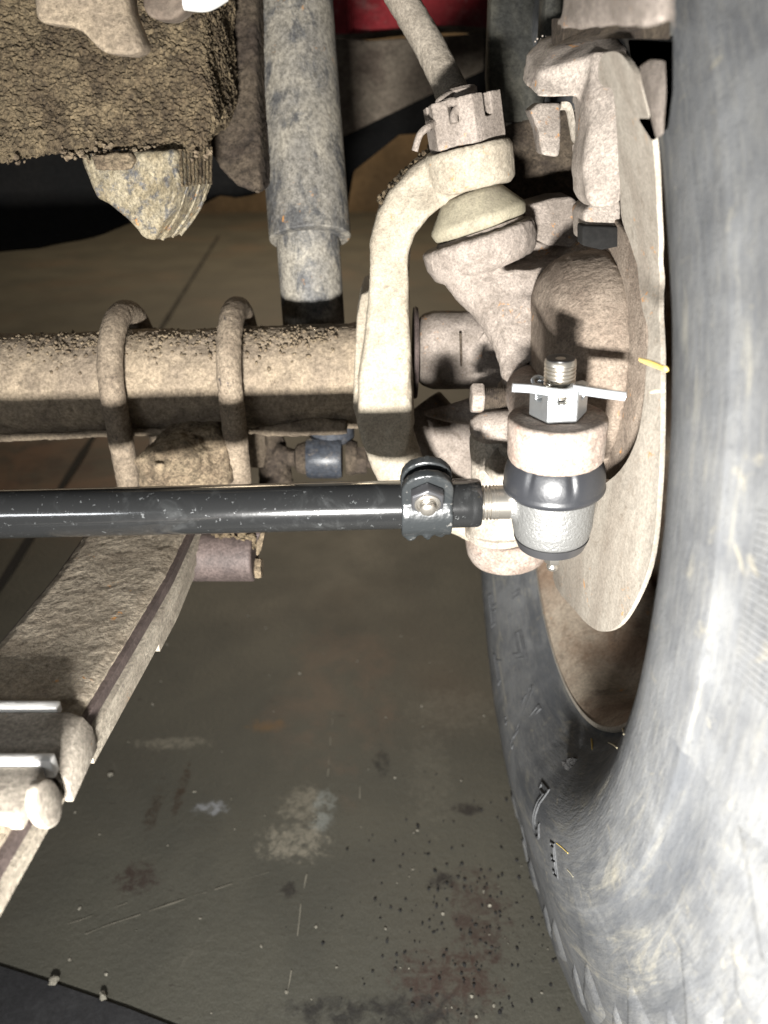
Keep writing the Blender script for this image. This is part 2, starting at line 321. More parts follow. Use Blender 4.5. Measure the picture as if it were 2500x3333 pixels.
def castle_nut(bm, O, axis, R, hb, ht, slot, rin, xd=None):
    a, x, y = frame(axis, xd); O = V(O)
    hexprism(bm, O, axis, R, hb, xd, 0.05, False)
    for k in range(6):
        th = math.pi / 3 * k; ap = R * math.cos(math.pi / 6)
        def pt(ang, r): return O + a * (hb * 0.98) + (x * math.cos(ang) + y * math.sin(ang)) * r
        m0, m1 = th - math.pi / 6, th + math.pi / 6
        def side(mid, sgn, r): # point beside a slot centred on mid
            e = x * math.cos(mid) + y * math.sin(mid); f_ = (a.cross(e)).normalized()
            return O + a * (hb * 0.98) + e * r + f_ * slot * 0.5 * sgn
        prism(bm, [side(m0, 1, ap), pt(th, R), side(m1, -1, ap), side(m1, -1, rin), pt(th, rin * 1.03), side(m0, 1, rin)], a * ht)
def thread(bm, O, axis, r, L, pitch, seg=28):
    prof = []; h = 0
    while h < L:
        prof += [(h, r), (h + pitch * 0.25, r), (h + pitch * 0.5, r * 0.87), (h + pitch * 0.75, r * 0.87)]; h += pitch
    prof.append((h, r)); lathe(bm, O, axis, prof, seg)
def lumps(bm, pts, rmin, rmax, sub=1):
    for p in pts:
        r = random.uniform(rmin, rmax)
        mtx = Matrix.Translation(p) @ Matrix.Rotation(random.random() * 6, 4, V((random.random(), random.random(), 1)).normalized()) @ Matrix.Diagonal((r * random.uniform(.7, 1.4), r * random.uniform(.6, 1.1), r * random.uniform(.5, 1), 1))
        g = bmesh.ops.create_icosphere(bm, subdivisions=sub, radius=1, matrix=mtx)
        for vv in g['verts']: vv.co += V((random.uniform(-1, 1), random.uniform(-1, 1), random.uniform(-1, 1))) * r * 0.22
def capx(uv, X, dmax): return [min(dmax, X * FPX / max(1, u - 1250)) for u, v in uv]
BM = bmesh.new
X_, Y_, Z_ = V((1, 0, 0)), V((0, 1, 0)), V((0, 0, 1))

# ---------------------------------------------------------------- the floor and the far wall
def fl(u, v): return onZ(u, v, 0.0)
FLOOR_MARKS = []
def fm(u, v, r, sx, sy, a, c, ns=60):
    p = fl(u, v); FLOOR_MARKS.append((p.x, p.y, r, sx, sy, a, c, ns))
PALE = (0.185, 0.168, 0.132)
fm(960, 2740, 0.042, 0.9, 0.55, 0.75, PALE, 120); fm(985, 2620, 0.030, 0.8, 0.9, 0.55, PALE, 110); fm(1055, 2640, 0.022, 0.6, 1.5, 0.45, (0.22, 0.235, 0.22), 90)
fm(1480, 2310, 0.05, 1.3, 0.8, 0.18, PALE, 90); fm(560, 2420, 0.03, 1.6, 0.35, 0.5, PALE, 110); fm(690, 2630, 0.012, 1.5, 0.8, 0.6, (0.25, 0.26, 0.28), 80)
fm(1400, 2520, 0.045, 0.6, 1.6, 0.12, PALE, 90)
fm(590, 2570, 0.012, 0.5, 3.2, 0.9, (0.025, 0.016, 0.01), 110); fm(500, 2640, 0.014, 0.6, 2.2, 0.85, (0.025, 0.018, 0.012), 140); fm(450, 2860, 0.018, 1.2, 1.0, 0.85, (0.025, 0.015, 0.012), 120)
fm(1240, 2480, 0.014, 0.7, 1.7, 0.95, (0.012, 0.012, 0.011), 60); fm(1515, 2630, 0.015, 1.4, 0.6, 0.95, (0.014, 0.012, 0.011), 70); fm(1440, 2870, 0.013, 1.2, 0.8, 0.95, (0.014, 0.012, 0.011), 70)
fm(940, 2900, 0.009, 1, 1, 0.9, (0.014, 0.012, 0.011), 70); fm(1560, 2990, 0.04, 0.7, 1.3, 0.8, (0.028, 0.016, 0.013), 90); fm(1450, 3200, 0.04, 1.2, 0.8, 0.85, (0.03, 0.016, 0.012), 90)
fm(1260, 3300, 0.045, 2.0, 0.35, 0.9, (0.012, 0.011, 0.01), 60)
fm(860, 2360, 0.02, 1.2, 0.6, 0.6, (0.11, 0.06, 0.02), 60); fm(1100, 2250, 0.12, 0.7, 1.2, 0.22, (0.15, 0.085, 0.055), 12)
fm(130, 1500, 0.13, 1.0, 1.1, 0.85, (0.03, 0.015, 0.012), 14); fm(60, 1500, 0.5, 1.0, 0.7, 0.7, (0.16, 0.085, 0.05), 5)
b = BM(); g = bmesh.ops.create_grid(b, x_segments=40, y_segments=40, size=9, matrix=Matrix.Translation((0, 2, 0)))
M['floor'] = floor_mat()
fo = part('floor', b, 'floor'); fo['kind'] = 'structure'
# joint line sawn in the floor: a narrow recessed-looking dark filler strip, 3 mm proud bead of dirt in it
b = BM(); a0, a1 = fl(662, 850), fl(60, 1820); dv = (a1 - a0); nrm = V((-dv.y, dv.x, 0)).normalized()
pl, pr = [], []
for i in range(41):
    p = a0 + dv * (i / 40 * 1.35 - 0.3); wv = 0.006 + 0.005 * noise.noise(p * 9)
    pl.append(b.verts.new(p + nrm * wv + Z_ * 0.004)); pr.append(b.verts.new(p - nrm * wv + Z_ * 0.004))
for i in range(40): b.faces.new((pl[i], pr[i], pr[i + 1], pl[i + 1]))
jo = part('floor_joint', b, 'clod'); jo['kind'] = 'structure'
# long scratches on the floor
def scratch(uvs, wd):
    for k in range(len(uvs) - 1):
        p0, p1 = fl(*uvs[k]), fl(*uvs[k + 1]); d = (p1 - p0); n_ = V((-d.y, d.x, 0)).normalized()
        N = 40; A = []
        for i in range(N + 1):
            p = p0 + d * i / N; q = wd * 0.7 * max(0.1, 0.5 + 0.9 * noise.noise(p * 60)); p = p + n_ * (0.004 * noise.noise(p * 9) + 0.0012 * noise.noise(p * 50))
            A.append((sb.verts.new(p + n_ * q + Z_ * 0.0015), sb.verts.new(p - n_ * q + Z_ * 0.0015)))
        for i in range(N):
            if noise.noise((p0 + d * i / N) * 70) > -0.02: sb.faces.new((A[i][0], A[i][1], A[i + 1][1], A[i + 1][0]))
sb = BM()
scratch([(180, 3075), (560, 2950), (900, 2835)], 0.0011); scratch([(220, 3010), (540, 2900)], 0.0007); scratch([(920, 3320), (975, 2990), (1010, 2800)], 0.0009)
scratch([(1060, 2530), (1075, 2400), (1085, 2320)], 0.0008); scratch([(745, 2690), (752, 2600)], 0.0012); scratch([(1180, 2560), (1176, 2700)], 0.001)
M['scr'] = simple('pale_scratch', (0.13, 0.12, 0.095), 0.8)
so = part('floor_scratches', sb, 'scr'); so['kind'] = 'stuff'
# grit and crumbs lying on the floor
b = BM(); pp = []
for i in range(170):
    u, v = random.uniform(150, 1800), random.uniform(1950, 3320)
    if u > 1250 and random.random() < 0.5 or random.random() < 0.35: pp.append(fl(u, v) + Z_ * 0.0006)
lumps(b, pp, 0.0006, 0.0017)
go = part('floor_grit', b, 'pebble'); go['kind'] = 'stuff'
b = BM(); pp = []
for i in range(260):
    u = random.gauss(1520, 190); v = random.gauss(2990, 190)
    if u < 1850: pp.append(fl(u, v) + Z_ * 0.0004)
lumps(b, pp, 0.0004, 0.0018)
go = part('floor_crumbs', b, 'clod'); go['kind'] = 'stuff'
for (u, v, r, lab) in ((362, 2525, 0.0029, 'small pale pebble on the floor right of the spring clip'), (180, 3205, 0.0033, 'pale pebble on the edge of the dark mat, further left'), (340, 3255, 0.0031, 'pale pebble on the edge of the dark mat, further right')):
    b = BM(); lumps(b, [fl(u, v) + Z_ * (r * 0.5 + (0.004 if v > 3000 else 0))], r, r * 1.05, 2)
    o = part('pebble', b, 'pebble'); o['label'] = lab; o['category'] = 'pebble'; o['group'] = 'loose pebbles on the floor'
# dark mat lying at the near left
b = BM(); q = [fl(-300, 3090), fl(0, 3150), fl(200, 3215), fl(420, 3290), fl(700, 3400), fl(700, 3700), fl(-300, 3700)]
prism(b, [p + Z_ * 0.004 for p in q], Z_ * -0.0036)
M['mat'] = dirty('dark_rubber_mat', (0.035, 0.035, 0.037), (0.024, 0.024, 0.026), (0.012, 0.012, 0.012), 20, 300, 0.3)
o = part('floor_mat', cook(b, 'floor_mat', bevel=0.001), 'mat'); o['label'] = 'black mat edge on the floor at the bottom left corner'; o['category'] = 'mat'
# far wall
b = BM(); box(b, (0, 5.2, 1.2), (5, 0.05, 1.22))
o = part('back_wall', b, 'wall'); o['label'] = 'dim brown wall far behind the axle'; o['category'] = 'wall'

# ---------------------------------------------------------------- things behind the axle
t = thing('fender_panel', 'red painted body panel with pale dusty lower lip behind the hose', 'body panel', P(1340, 100, 0.95))
b = BM(); pprism(b, [(1060, -160), (1640, -160), (1620, 105), (1500, 92), (1300, 100), (1180, 118), (1075, 122)], 0.95, 0.012)
part('panel', cook(b, 'panel', bevel=0.003), 'red', t)
b = BM(); tube(b, [P(1075, 124, 0.945), P(1200, 118, 0.945), (P(1330, 104, 0.945)), P(1500, 96, 0.945), P(1620, 108, 0.945)], 0.004, 10)
part('lip', b, 'plate', t)
b = BM(); tube(b, [P(1140, -120, 0.945), P(1140, 110, 0.945)], 0.003, 8, 2)
part('seam', b, 'red', t)
t = thing('inner_plate', 'dim dusty grey brown plate with a slanted lower edge under the red panel', 'plate', P(1340, 300, 0.88))
b = BM(); pprism(b, [(1090, 124), (1200, 132), (1580, 108), (1576, 230), (1420, 300), (1130, 440), (1080, 455)], 0.88, 0.02)
part('panel', cook(b, 'panel', bevel=0.003), 'plate', t)
t = thing('gap_backdrop', 'black slanted beam standing in for the dark gap behind the shock and the dusty plate', 'backdrop', P(1300, 420, 0.98))  # added black sheet stands in for the shade of an empty gap
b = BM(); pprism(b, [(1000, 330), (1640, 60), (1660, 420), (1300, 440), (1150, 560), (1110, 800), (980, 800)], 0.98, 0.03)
part('backdrop', cook(b, 'backdrop', bevel=0.004), 'dark', t)
t = thing('inner_liner', 'dark streaked upright panel left of the brake caliper', 'panel', P(1690, 300, 0.50))
b = BM(); pprism(b, [(1600, -120), (1800, -120), (1800, 200), (1760, 400), (1600, 400), (1588, 250)], 0.50, 0.02)
part('panel', cook(b, 'panel', bevel=0.003), 'strip', t)
b = BM(); pprism(b, [(1780, -120), (1905, -120), (1905, 130), (1800, 230), (1765, 150)], 0.42, 0.02)
part('flange', cook(b, 'flange', bevel=0.003), 'strip', t)
t = thing('upper_bracket', 'pale dusty bracket above the brake caliper beside the tyre', 'bracket', P(2000, 60, 0.27))
b = BM(); q = [(1905, -90), (2200, -90), (2200, 95), (2040, 88), (1950, 100), (1880, 98), (1895, 20)]; pprism(b, q, 0, 0.02, (-0.25, 1, 0.1), capx(q, 0.080, 0.30))
part('bracket', cook(b, 'bracket', voxel=0.002, smooth=4), 'cast', t)
b = BM(); q = [(1800, 60), (2000, 60), (2180, 60), (2180, 128), (2000, 124), (1880, 130), (1800, 150)]; pprism(b, q, 0, 0.004, (0, 1, 0), capx(q, 0.0985, 0.38)); part('backing', cook(b, 'backing', bevel=0.001), 'crustdark', t); b = BM(); q = [(2052, 126), (2190, 132), (2190, 300), (2175, 420), (2130, 460), (2092, 400)]; pprism(b, q, 0, 0.004, (0, 1, 0), capx(q, 0.0985, 0.43))
part('backing', cook(b, 'backing', bevel=0.001), 'cast', t)
# gearbox mass behind left, the deep shade there put into its black colour
t = thing('gearbox', 'drivetrain mass behind the bump stop, its deep shade put into a black colour', 'gearbox', P(200, 600, 0.95))
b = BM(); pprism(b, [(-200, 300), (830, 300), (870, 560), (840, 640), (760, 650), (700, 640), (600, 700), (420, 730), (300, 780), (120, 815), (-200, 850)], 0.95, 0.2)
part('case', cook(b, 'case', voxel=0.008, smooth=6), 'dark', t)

# ---------------------------------------------------------------- frame rail caked in dirt, bump stop
t = thing('frame_rail', 'frame rail caked in thick oily brown dirt at the upper left', 'frame rail', P(300, 300, 0.45))
b = BM(); pprism(b, [(-70, -70), (690, -70), (680, 100), (690, 300), (700, 420), (640, 520), (520, 520), (330, 505), (250, 500), (120, 510), (-20, 540), (-70, 545)], 0.425, 0.09, (0.0, 1, 0.15))
me = cook(b, 'rail', bevel=0.022, seg=4, voxel=0.0022, smooth=10, sub=2, disp=(('CLOUDS', 0.03, 2, 0.009, 0.5), ('CLOUDS', 0.0036, 1, 0.0022, 0.5), ('CLOUDS', 0.0016, 1, 0.0036, 0.5)))
part('rail', me, 'crust', t, 80)
b = BM(); pprism(b, [(660, -150), (840, -150), (838, 300), (855, 560), (850, 635), (770, 610), (690, 520), (660, 400)], 0.50, 0.06)
part('side_plate', cook(b, 'side_plate', voxel=0.003, smooth=8, sub=1, disp=(('CLOUDS', 0.004, 2, 0.0025, 0.5),)), 'crustdark', t, 80)
b = BM(); lumps(b, [P(random.uniform(20, 95), random.gauss(520, 6), 0.42) for _ in range(4)] + [P(random.uniform(200, 690), random.gauss(500, 16), 0.424) for _ in range(90)], 0.0008, 0.0022, 1)
o = part('dirt_clumps', b, 'mud', t); o['kind'] = 'stuff'
t = thing('rail_bracket', 'blurred dusty steel bracket hanging in front of the dirt caked rail', 'bracket', P(300, 80, 0.33))
b = BM(); pprism(b, [(95, -150), (395, -150), (420, 40), (470, 165), (420, 182), (330, 175), (250, 90), (110, 72)], 0.335, 0.02)
part('plate', cook(b, 'plate', bevel=0.004, seg=3), 'axle', t)
b = BM(); pprism(b, [(455, -150), (620, -150), (612, 25), (560, 66), (490, 62), (462, 30)], 0.345, 0.02)
part('flange', cook(b, 'flange', bevel=0.003, seg=3), 'plate', t)
b = BM(); tube(b, [P(600, 6, 0.345), P(670, 10, 0.345), P(730, -22, 0.345)], 0.0036, 12)
part('strap', b, 'white', t, label='white plastic strap end')

t = thing('bump_stop', 'wedge shaped worn bump stop with ribbed side hanging above the axle', 'bump stop', P(500, 520, 0.46))
# keel-shaped block: front face + ribbed right side
b = BM()
F = [P(u, v, d) for u, v, d in ((262, 500, .43), (570, 490, .415), (578, 608, .415), (545, 700, .425), (498, 785, .44), (470, 780, .442), (410, 705, .437), (310, 635, .433))]
R_ = [P(u, v, d) for u, v, d in ((280, 500, .47), (695, 480, .46), (694, 597, .46), (655, 690, .465), (595, 762, .465), (545, 772, .465), (430, 700, .47), (330, 630, .47))]
A = [b.verts.new(p) for p in F]; Bv = [b.verts.new(p) for p in R_]
b.faces.new(A); b.faces.new(list(reversed(Bv)))
for i in range(8): b.faces.new((A[i], Bv[i], Bv[(i + 1) % 8], A[(i + 1) % 8]))
part('rubber_block', cook(b, 'rubber_block', bevel=0.002, voxel=0.0012, smooth=3, disp=(('CLOUDS', 0.004, 2, 0.0012, 0.5), ('CLOUDS', 0.02, 2, 0.003, 0.5))), 'bump', t, 60)
b = BM()
for k in range(9):
    f0 = 0.12 + k * 0.1; p0 = F[1].lerp(R_[1], f0); p1 = F[2].lerp(R_[2], f0)
    n_ = (F[1] - R_[1]).cross(F[1] - F[2]).normalized(); n_ = n_ if n_.x > 0 else -n_
    tube(b, [p0 - n_ * .0003, p1 - n_ * .0003], 0.0012, 8, 2)
o = part('side_ribs', cook(b, 'side_ribs', sub=2, disp=(('CLOUDS', 0.003, 2, 0.0012, 0.5),)), 'crust', t); o['kind'] = 'stuff'
for k, (f0, f1) in enumerate(((0.25, 0.3), (0.6, 0.62), (0.85, 0.9))):
    b = BM(); p0 = F[2].lerp(R_[2], f0); p1 = F[4].lerp(R_[4], f1); pm = F[3].lerp(R_[3], (f0 + f1) / 2)
    tube(b, [p0, pm, p1], [0.0007, 0.0009, 0.0013], 10, 5)
    part('rib', b, 'bump', t)
b = BM(); pprism(b, [(290, 505), (420, 498), (440, 520), (425, 552), (380, 558), (310, 552)], 0.418, 0.006)
part('mount_tab', cook(b, 'mount_tab', voxel=0.0012, smooth=4, disp=(('CLOUDS', 0.006, 2, 0.002, 0.5),)), 'mud', t, 80)

# ---------------------------------------------------------------- shock absorber behind the axle
t = thing('shock_absorber', 'worn blue grey shock absorber tube coated in tan dust behind the axle', 'shock absorber', P(1080, 1500, 0.60))
def shaft(u0, v0, u1, v1, r, d0, d1, mat, name, prof=None):
    p0, p1 = P(u0, v0, d0), P(u1, v1, d1); b = BM(); L = (p1 - p0).length
    lathe(b, p0, p1 - p0, prof(L) if prof else [(0, r), (L - 0.001, r), (L, r * 0.97)], 64); return part(name, b, mat, t)
shaft(940, -120, 1010, 780, 0.0305, 0.545, 0.555, 'shock', 'dust_tube')
shaft(1000, 740, 1022, 1060, 0.0238, 0.556, 0.572, 'shock', 'body_tube')
b = BM(); lathe(b, P(1000, 1490, 0.585), X_, [(0, 0.0155), (0.003, 0.0165), (0.0245, 0.0165), (0.0275, 0.0155)], 40)
lathe(b, P(1080, 1405, 0.59), Z_ * -1, [(-.02, 0.018), (0.004, 0.018), (0.006, 0.016)], 32)
part('lower_eye', b, 'bushing', t)
b = BM(); lathe(b, P(960, 1492, 0.585), X_, [(0, 0.007), (0.002, 0.011), (0.009, 0.0135), (0.0105, 0.012)], 32)
part('rubber_bushing', b, 'crustdark', t); b = BM(); lathe(b, P(1128, 1490, 0.586), X_, [(0, 0.013), (0.004, 0.0145), (0.0085, 0.0125)], 32)
part('rubber_bushing', b, 'crustdark', t)
b = BM(); hexprism(b, P(1158, 1500, 0.586), X_, 0.0115, 0.009, Z_); lathe(b, P(1158, 1500, 0.586), X_, [(0, 0.006), (0.016, 0.006), (0.017, 0.005)], 20)
part('nut', b, 'crustdark', t)
b = BM(); tube(b, [P(880, 1390, .60), P(890, 1480, .60), P(900, 1580, .60)], [0.009, 0.012, 0.014], 16)
tube(b, [P(900, 1470, .59), P(950, 1490, .586), P(990, 1495, .586)], 0.007, 14)
part('mount_bracket', cook(b, 'mount_bracket', voxel=0.002, smooth=3, disp=(('CLOUDS', 0.005, 2, 0.003, 0.5),)), 'crustdark', t, 80)

# ---------------------------------------------------------------- axle assembly
AX0, AX1 = P(-300, 1268, 0.52), P(1300, 1221, 0.515)
axd = (AX1 - AX0).normalized(); RA = 0.0358
def axpt(X): return AX0 + (AX1 - AX0) * ((X - AX0.x) / (AX1.x - AX0.x))
axle = thing('axle', 'tan dust coated axle tube with C shaped end forging and two U-bolts', 'axle', axpt(-0.13) - Z_ * 0.04)
b = BM(); L = (AX1 - AX0).length
lathe(b, AX0, axd, [(L * i / 190, RA * (1 + (0.10 * max(0, (i - 172) / 18) if i > 172 else 0))) for i in range(191)], 110)
part('axle_tube', cook(b, 'axle_tube', sub=1, disp=(('CLOUDS', 0.05, 1, 0.003, 0.5), ('CLOUDS', 0.006, 2, 0.0018, 0.5), ('CLOUDS', 0.0025, 2, 0.0007, 0.5))), 'axle', axle, 80)
# mud crust along the top of the tube
b = BM(); pts = []
for i in range(800):
    X = random.uniform(-0.33, -0.03); ph = math.radians(random.gauss(68, 13))
    p = axpt(X); pts.append(p + V((0, -math.cos(ph), math.sin(ph))) * RA * 0.995)
lumps(b, pts, 0.0006, 0.0019, 1)
o = part('mud_crust', b, 'mud', axle, 80); o['kind'] = 'stuff'
# lower weld ridge
b = BM(); tube(b, [P(-200, 1432, .505), P(150, 1420, .503), P(380, 1410, .502), P(560, 1406, .501)], 0.0028, 10)
tube(b, [P(790, 1402, .501), P(900, 1402, .501), P(1020, 1390, .499), P(1130, 1390, .499)], [0.002, 0.004, 0.006, 0.005], 12)
part('weld_ridge', cook(b, 'weld_ridge', voxel=0.0014, smooth=2, disp=(('CLOUDS', 0.006, 2, 0.002, 0.5),)), 'axle', axle, 80)
# spring perch
b = BM(); pprism(b, [(455, 1500), (520, 1430), (600, 1400), (700, 1405), (735, 1440), (750, 1600), (450, 1600)], 0.485, 0.05)
lumps(b, [P(600, 1500, 0.490)], 0.022, 0.0225, 3)
part('spring_perch', cook(b, 'spring_perch', voxel=0.0018, smooth=6, sub=1, disp=(('CLOUDS', 0.02, 2, 0.006, 0.5), ('CLOUDS', 0.0035, 2, 0.0016, 0.5))), 'mud', axle, 80)
# C forging
BJ = P(1552, 690, 0.446)                                     # upper ball joint
KA = V((-0.045, 0.02, 0.22)).normalized()                     # kingpin axis, leaning
b = BM()
tube(b, [P(1440, 1660, .485), P(1350, 1600, .478), P(1290, 1500, .472), P(1256, 1380, .472)], [0.013, 0.015, 0.0165, 0.016], 28, 8)
arm_l = [(1185, 1490, .455), (1158, 1380, .452), (1166, 1240, .450), (1190, 1060, .447), (1200, 900, .444), (1203, 790, .442), (1226, 700, .440), (1268, 625, .437), (1335, 555, .434), (1410, 505, .431)]
arm_r = [(1640, 448, .430), (1668, 500, .430), (1655, 585, .430), (1560, 622, .430), (1470, 662, .433), (1395, 715, .436), (1352, 765, .439), (1332, 830, .442), (1330, 1000, .446), (1338, 1240, .450), (1345, 1400, .453), (1330, 1500, .456)]
A_ = [P(*q) for q in arm_l + arm_r]; arm2 = BM(); prism(arm2, A_, V((0.05, 1, 0.12)).normalized() * 0.036)
b.from_mesh(cook(arm2, 'arm', bevel=0.007, seg=3))
lathe(b, BJ + KA * 0.0125, KA, [(0, 0.022), (0.003, 0.025), (0.020, 0.0262), (0.0235, 0.0245)], 48)
pprism(b, [(1160, 1030), (1175, 960), (1215, 940), (1330, 1000), (1350, 1380), (1270, 1520), (1180, 1440), (1150, 1330)], 0.468, 0.06)
tube(b, [P(1400, 1645, .483), P(1500, 1680, .49), P(1600, 1720, .497)], [0.013, 0.013, 0.015], 24)
part('end_forging', cook(b, 'end_forging', voxel=0.0012, smooth=4, disp=(('CLOUDS', 0.025, 1, 0.002, 0.5), ('CLOUDS', 0.003, 2, 0.0006, 0.5))), 'cast_yoke', axle, 80)
b = BM(); pts = []
for i in range(150):
    f = random.random(); u = 1240 + 170 * f + random.gauss(0, 9); v = 660 - 160 * f + random.gauss(0, 9); pts.append(P(u - 6, v - 6, 0.446 + random.uniform(-.006, .012)))
lumps(b, pts, 0.0008, 0.0021, 2)
o = part('dirt_clumps', b, 'crust', axle, 80); o['kind'] = 'stuff'
b = BM(); lathe(b, P(1652, 1752, .497), V((-0.12, 0.02, 1)), [(-.0165, 0.020), (-.0135, 0.0255), (-.008, 0.0278), (0.004, 0.0285), (0.007, 0.0265)], 56)
part('lower_ball_ring', cook(b, 'lower_ball_ring', voxel=0.0015, smooth=4), 'ringarm', axle, 60)
# castle nut and stud of the upper ball joint
b = BM(); castle_nut(b, BJ + KA * 0.0362, KA, 0.0232, 0.0125, 0.0122, 0.0054, 0.0122, V((0.17, -0.985, 0)))
nut = part('castle_nut', cook(b, 'castle_nut', voxel=0.0006, smooth=3), 'cast', axle, 50)
b = BM(); lathe(b, BJ + KA * 0.036, KA, [(0, 0.0100), (0.029, 0.0100), (0.0305, 0.0085)], 28)
part('stud', b, 'cast', nut)
b = BM()
n0 = BJ + KA * 0.0585
tube(b, [P(1350, 492, .418), P(1366, 440, .414), P(1392, 415, .412), P(1420, 395, .416), P(1480, 372, .420)], 0.0021, 12, flat=0.8)
tube(b, [P(1420, 358, .413), P(1430, 330, .412), P(1460, 310, .414), P(1500, 298, .417), P(1528, 290, .420)], 0.0019, 12)
tube(b, [P(1450, 338, .411), P(1475, 332, .408), P(1492, 345, .408), P(1478, 375, .409), P(1480, 402, .410)], 0.0024, 12)
part('cotter_pin', b, 'cast', axle, label='dusty bent cotter pin in the castle nut')
# yellowed ball joint boot
b = BM(); tl = V((-0.075, 0.03, 0.22)).normalized(); O = P(1552, 700, 0.445)
lathe(b, O, tl, [(-0.0085, 0.0215), (-0.0080, 0.0265), (-0.0072, 0.0280), (-0.0030, 0.0292), (-0.0012, 0.0288), (0.0006, 0.0275), (0.0055, 0.0235), (0.0105, 0.0195), (0.0130, 0.017)], 64)
part('ball_joint_boot', cook(b, 'ball_joint_boot', disp=(('CLOUDS', 0.02, 1, 0.0015, 0.5),)), 'boot', axle, 50)
# U-bolts
for X in (-0.1745, -0.0985):
    b = BM(); c = axpt(X); rr = RA + 0.0082; pts = []
    pts += [V((X, c.y - rr + 0.002, 0.315)), V((X, c.y - rr, 0.36)), V((X, c.y - rr, c.z - 0.01))]
    for a in range(0, 181, 22): pts.append(V((X - 0.002 * a / 180, c.y - rr * math.cos(math.radians(a)), c.z + 0.004 + rr * math.sin(math.radians(a)))))
    pts += [V((X - .003, c.y + rr, c.z - 0.03)), V((X - .003, c.y + rr, 0.33))]
    tube(b, pts, 0.0080, 24, 8)
    part('u_bolt', cook(b, 'u_bolt', sub=1, disp=(('CLOUDS', 0.004, 2, 0.0011, 0.5),)), 'ubolt', axle, 80)
# spring plate under the axle, with hex bolt end
b = BM(); p0 = P(560, 1830, 0.50); lathe(b, P(520, 1810, 0.50), X_, [(0, 0.0172), (0.064, 0.0172), (0.0645, 0.0168)], 48)
pprism(b, [(560, 1740), (850, 1735), (822, 1800), (560, 1800)], 0.492, 0.03)
part('plate_tube', cook(b, 'plate_tube', voxel=0.0013, smooth=2), 'springbare', axle, 60)
b = BM(); hexprism(b, P(822, 1850, 0.503), X_, 0.0075, 0.0065, Z_); pprism(b, [(815, 1740), (862, 1735), (850, 1790), (828, 1830), (815, 1850)], 0.505, 0.014)
part('plate_bolt', b, 'mud', axle)
b = BM(); lumps(b, [P(random.uniform(690, 830), random.gauss(1765, 16), 0.490) for _ in range(60)], 0.0012, 0.0032, 2)
o = part('dirt_clumps', b, 'crust', axle, 80); o['kind'] = 'stuff'

# axle shaft joint seen between forging and knuckle
t = thing('axle_shaft_joint', 'dusty rounded universal joint yoke between the C forging and the knuckle', 'universal joint', P(1500, 1140, 0.50))
b = BM(); lathe(b, P(1352, 1140, .503), X_, [(0, 0.010), (0.001, 0.019), (0.005, 0.0235), (0.012, 0.0260), (0.05, 0.0265), (0.075, 0.026)], 48)
part('yoke', cook(b, 'yoke', voxel=0.0012, smooth=3, disp=(('CLOUDS', 0.02, 1, 0.0015, 0.5),)), 'cast', t, 80)
b = BM(); pprism(b, [(1496, 1085), (1502, 1085), (1505, 1190), (1500, 1195)], 0.474, 0.004)
part('parting_line', b, 'crustdark', t)
b = BM(); lathe(b, P(1632, 1150, .484), V((0.2, -1, 0.1)), [(-0.006, 0.0185), (0.001, 0.0185), (0.0018, 0.0165), (0.0008, 0.015)], 40)
part('bearing_cap', b, 'cast', t)
b = BM(); lathe(b, P(1344, 1150, .505), X_, [(0, 0.030), (0.0015, 0.031), (0.003, 0.030)], 48)
part('seal', b, 'springbare', t)
b = BM(); tube(b, [P(1380, 1345, .50), P(1480, 1345, .497), P(1600, 1330, .495)], [0.002, 0.007, 0.012], 16)
tube(b, [P(1360, 1330, .53), P(1450, 1440, .53), P(1560, 1520, .53)], [0.02, 0.022, 0.02], 20)
part('lower_ear', cook(b, 'lower_ear', voxel=0.0015, smooth=3), 'cast', t, 80)

# ---------------------------------------------------------------- steering knuckle
kn = thing('steering_knuckle', 'dusty grey cast steering knuckle with upper boss and ringed steering arm', 'knuckle', P(1700, 1300, 0.45))
b = BM()
lathe(b, O + tl * -0.0322 - X_ * 0.0035, tl, [(0, 0.0285), (0.003, 0.0325), (0.010, 0.0348), (0.019, 0.0348), (0.0205, 0.0325)], 64)
tube(b, [P(1480, 850, .447), P(1560, 920, .448), P(1630, 1040, .446), P(1670, 1180, .44), P(1680, 1330, .43)], [0.014, 0.017, 0.0125, 0.008, 0.0065], 24)
pprism(b, [(1590, 885), (1720, 878), (1862, 856), (1872, 900), (1866, 952), (1838, 968), (1856, 1120), (1700, 1190), (1650, 1120), (1612, 1000)], 0.432, 0.045, (0.1, 1, 0))
pprism(b, [(1560, 760), (1760, 790), (1880, 810), (1890, 900), (1600, 900)], 0.462, 0.05, (0.1, 1, 0.1))
part('knuckle_body', cook(b, 'knuckle_body', voxel=0.0013, smooth=4, disp=(('CLOUDS', 0.004, 2, 0.0012, 0.5), ('CLOUDS', 0.03, 1, 0.002, 0.5))), 'cast', kn, 80)
b = BM(); lathe(b, O + tl * -0.0140 - X_ * 0.001, tl, [(0, 0.0225), (0.001, 0.0265), (0.0035, 0.0275), (0.005, 0.0265), (0.0052, 0.02)], 56)
part('boss_ring', b, 'cast', kn)
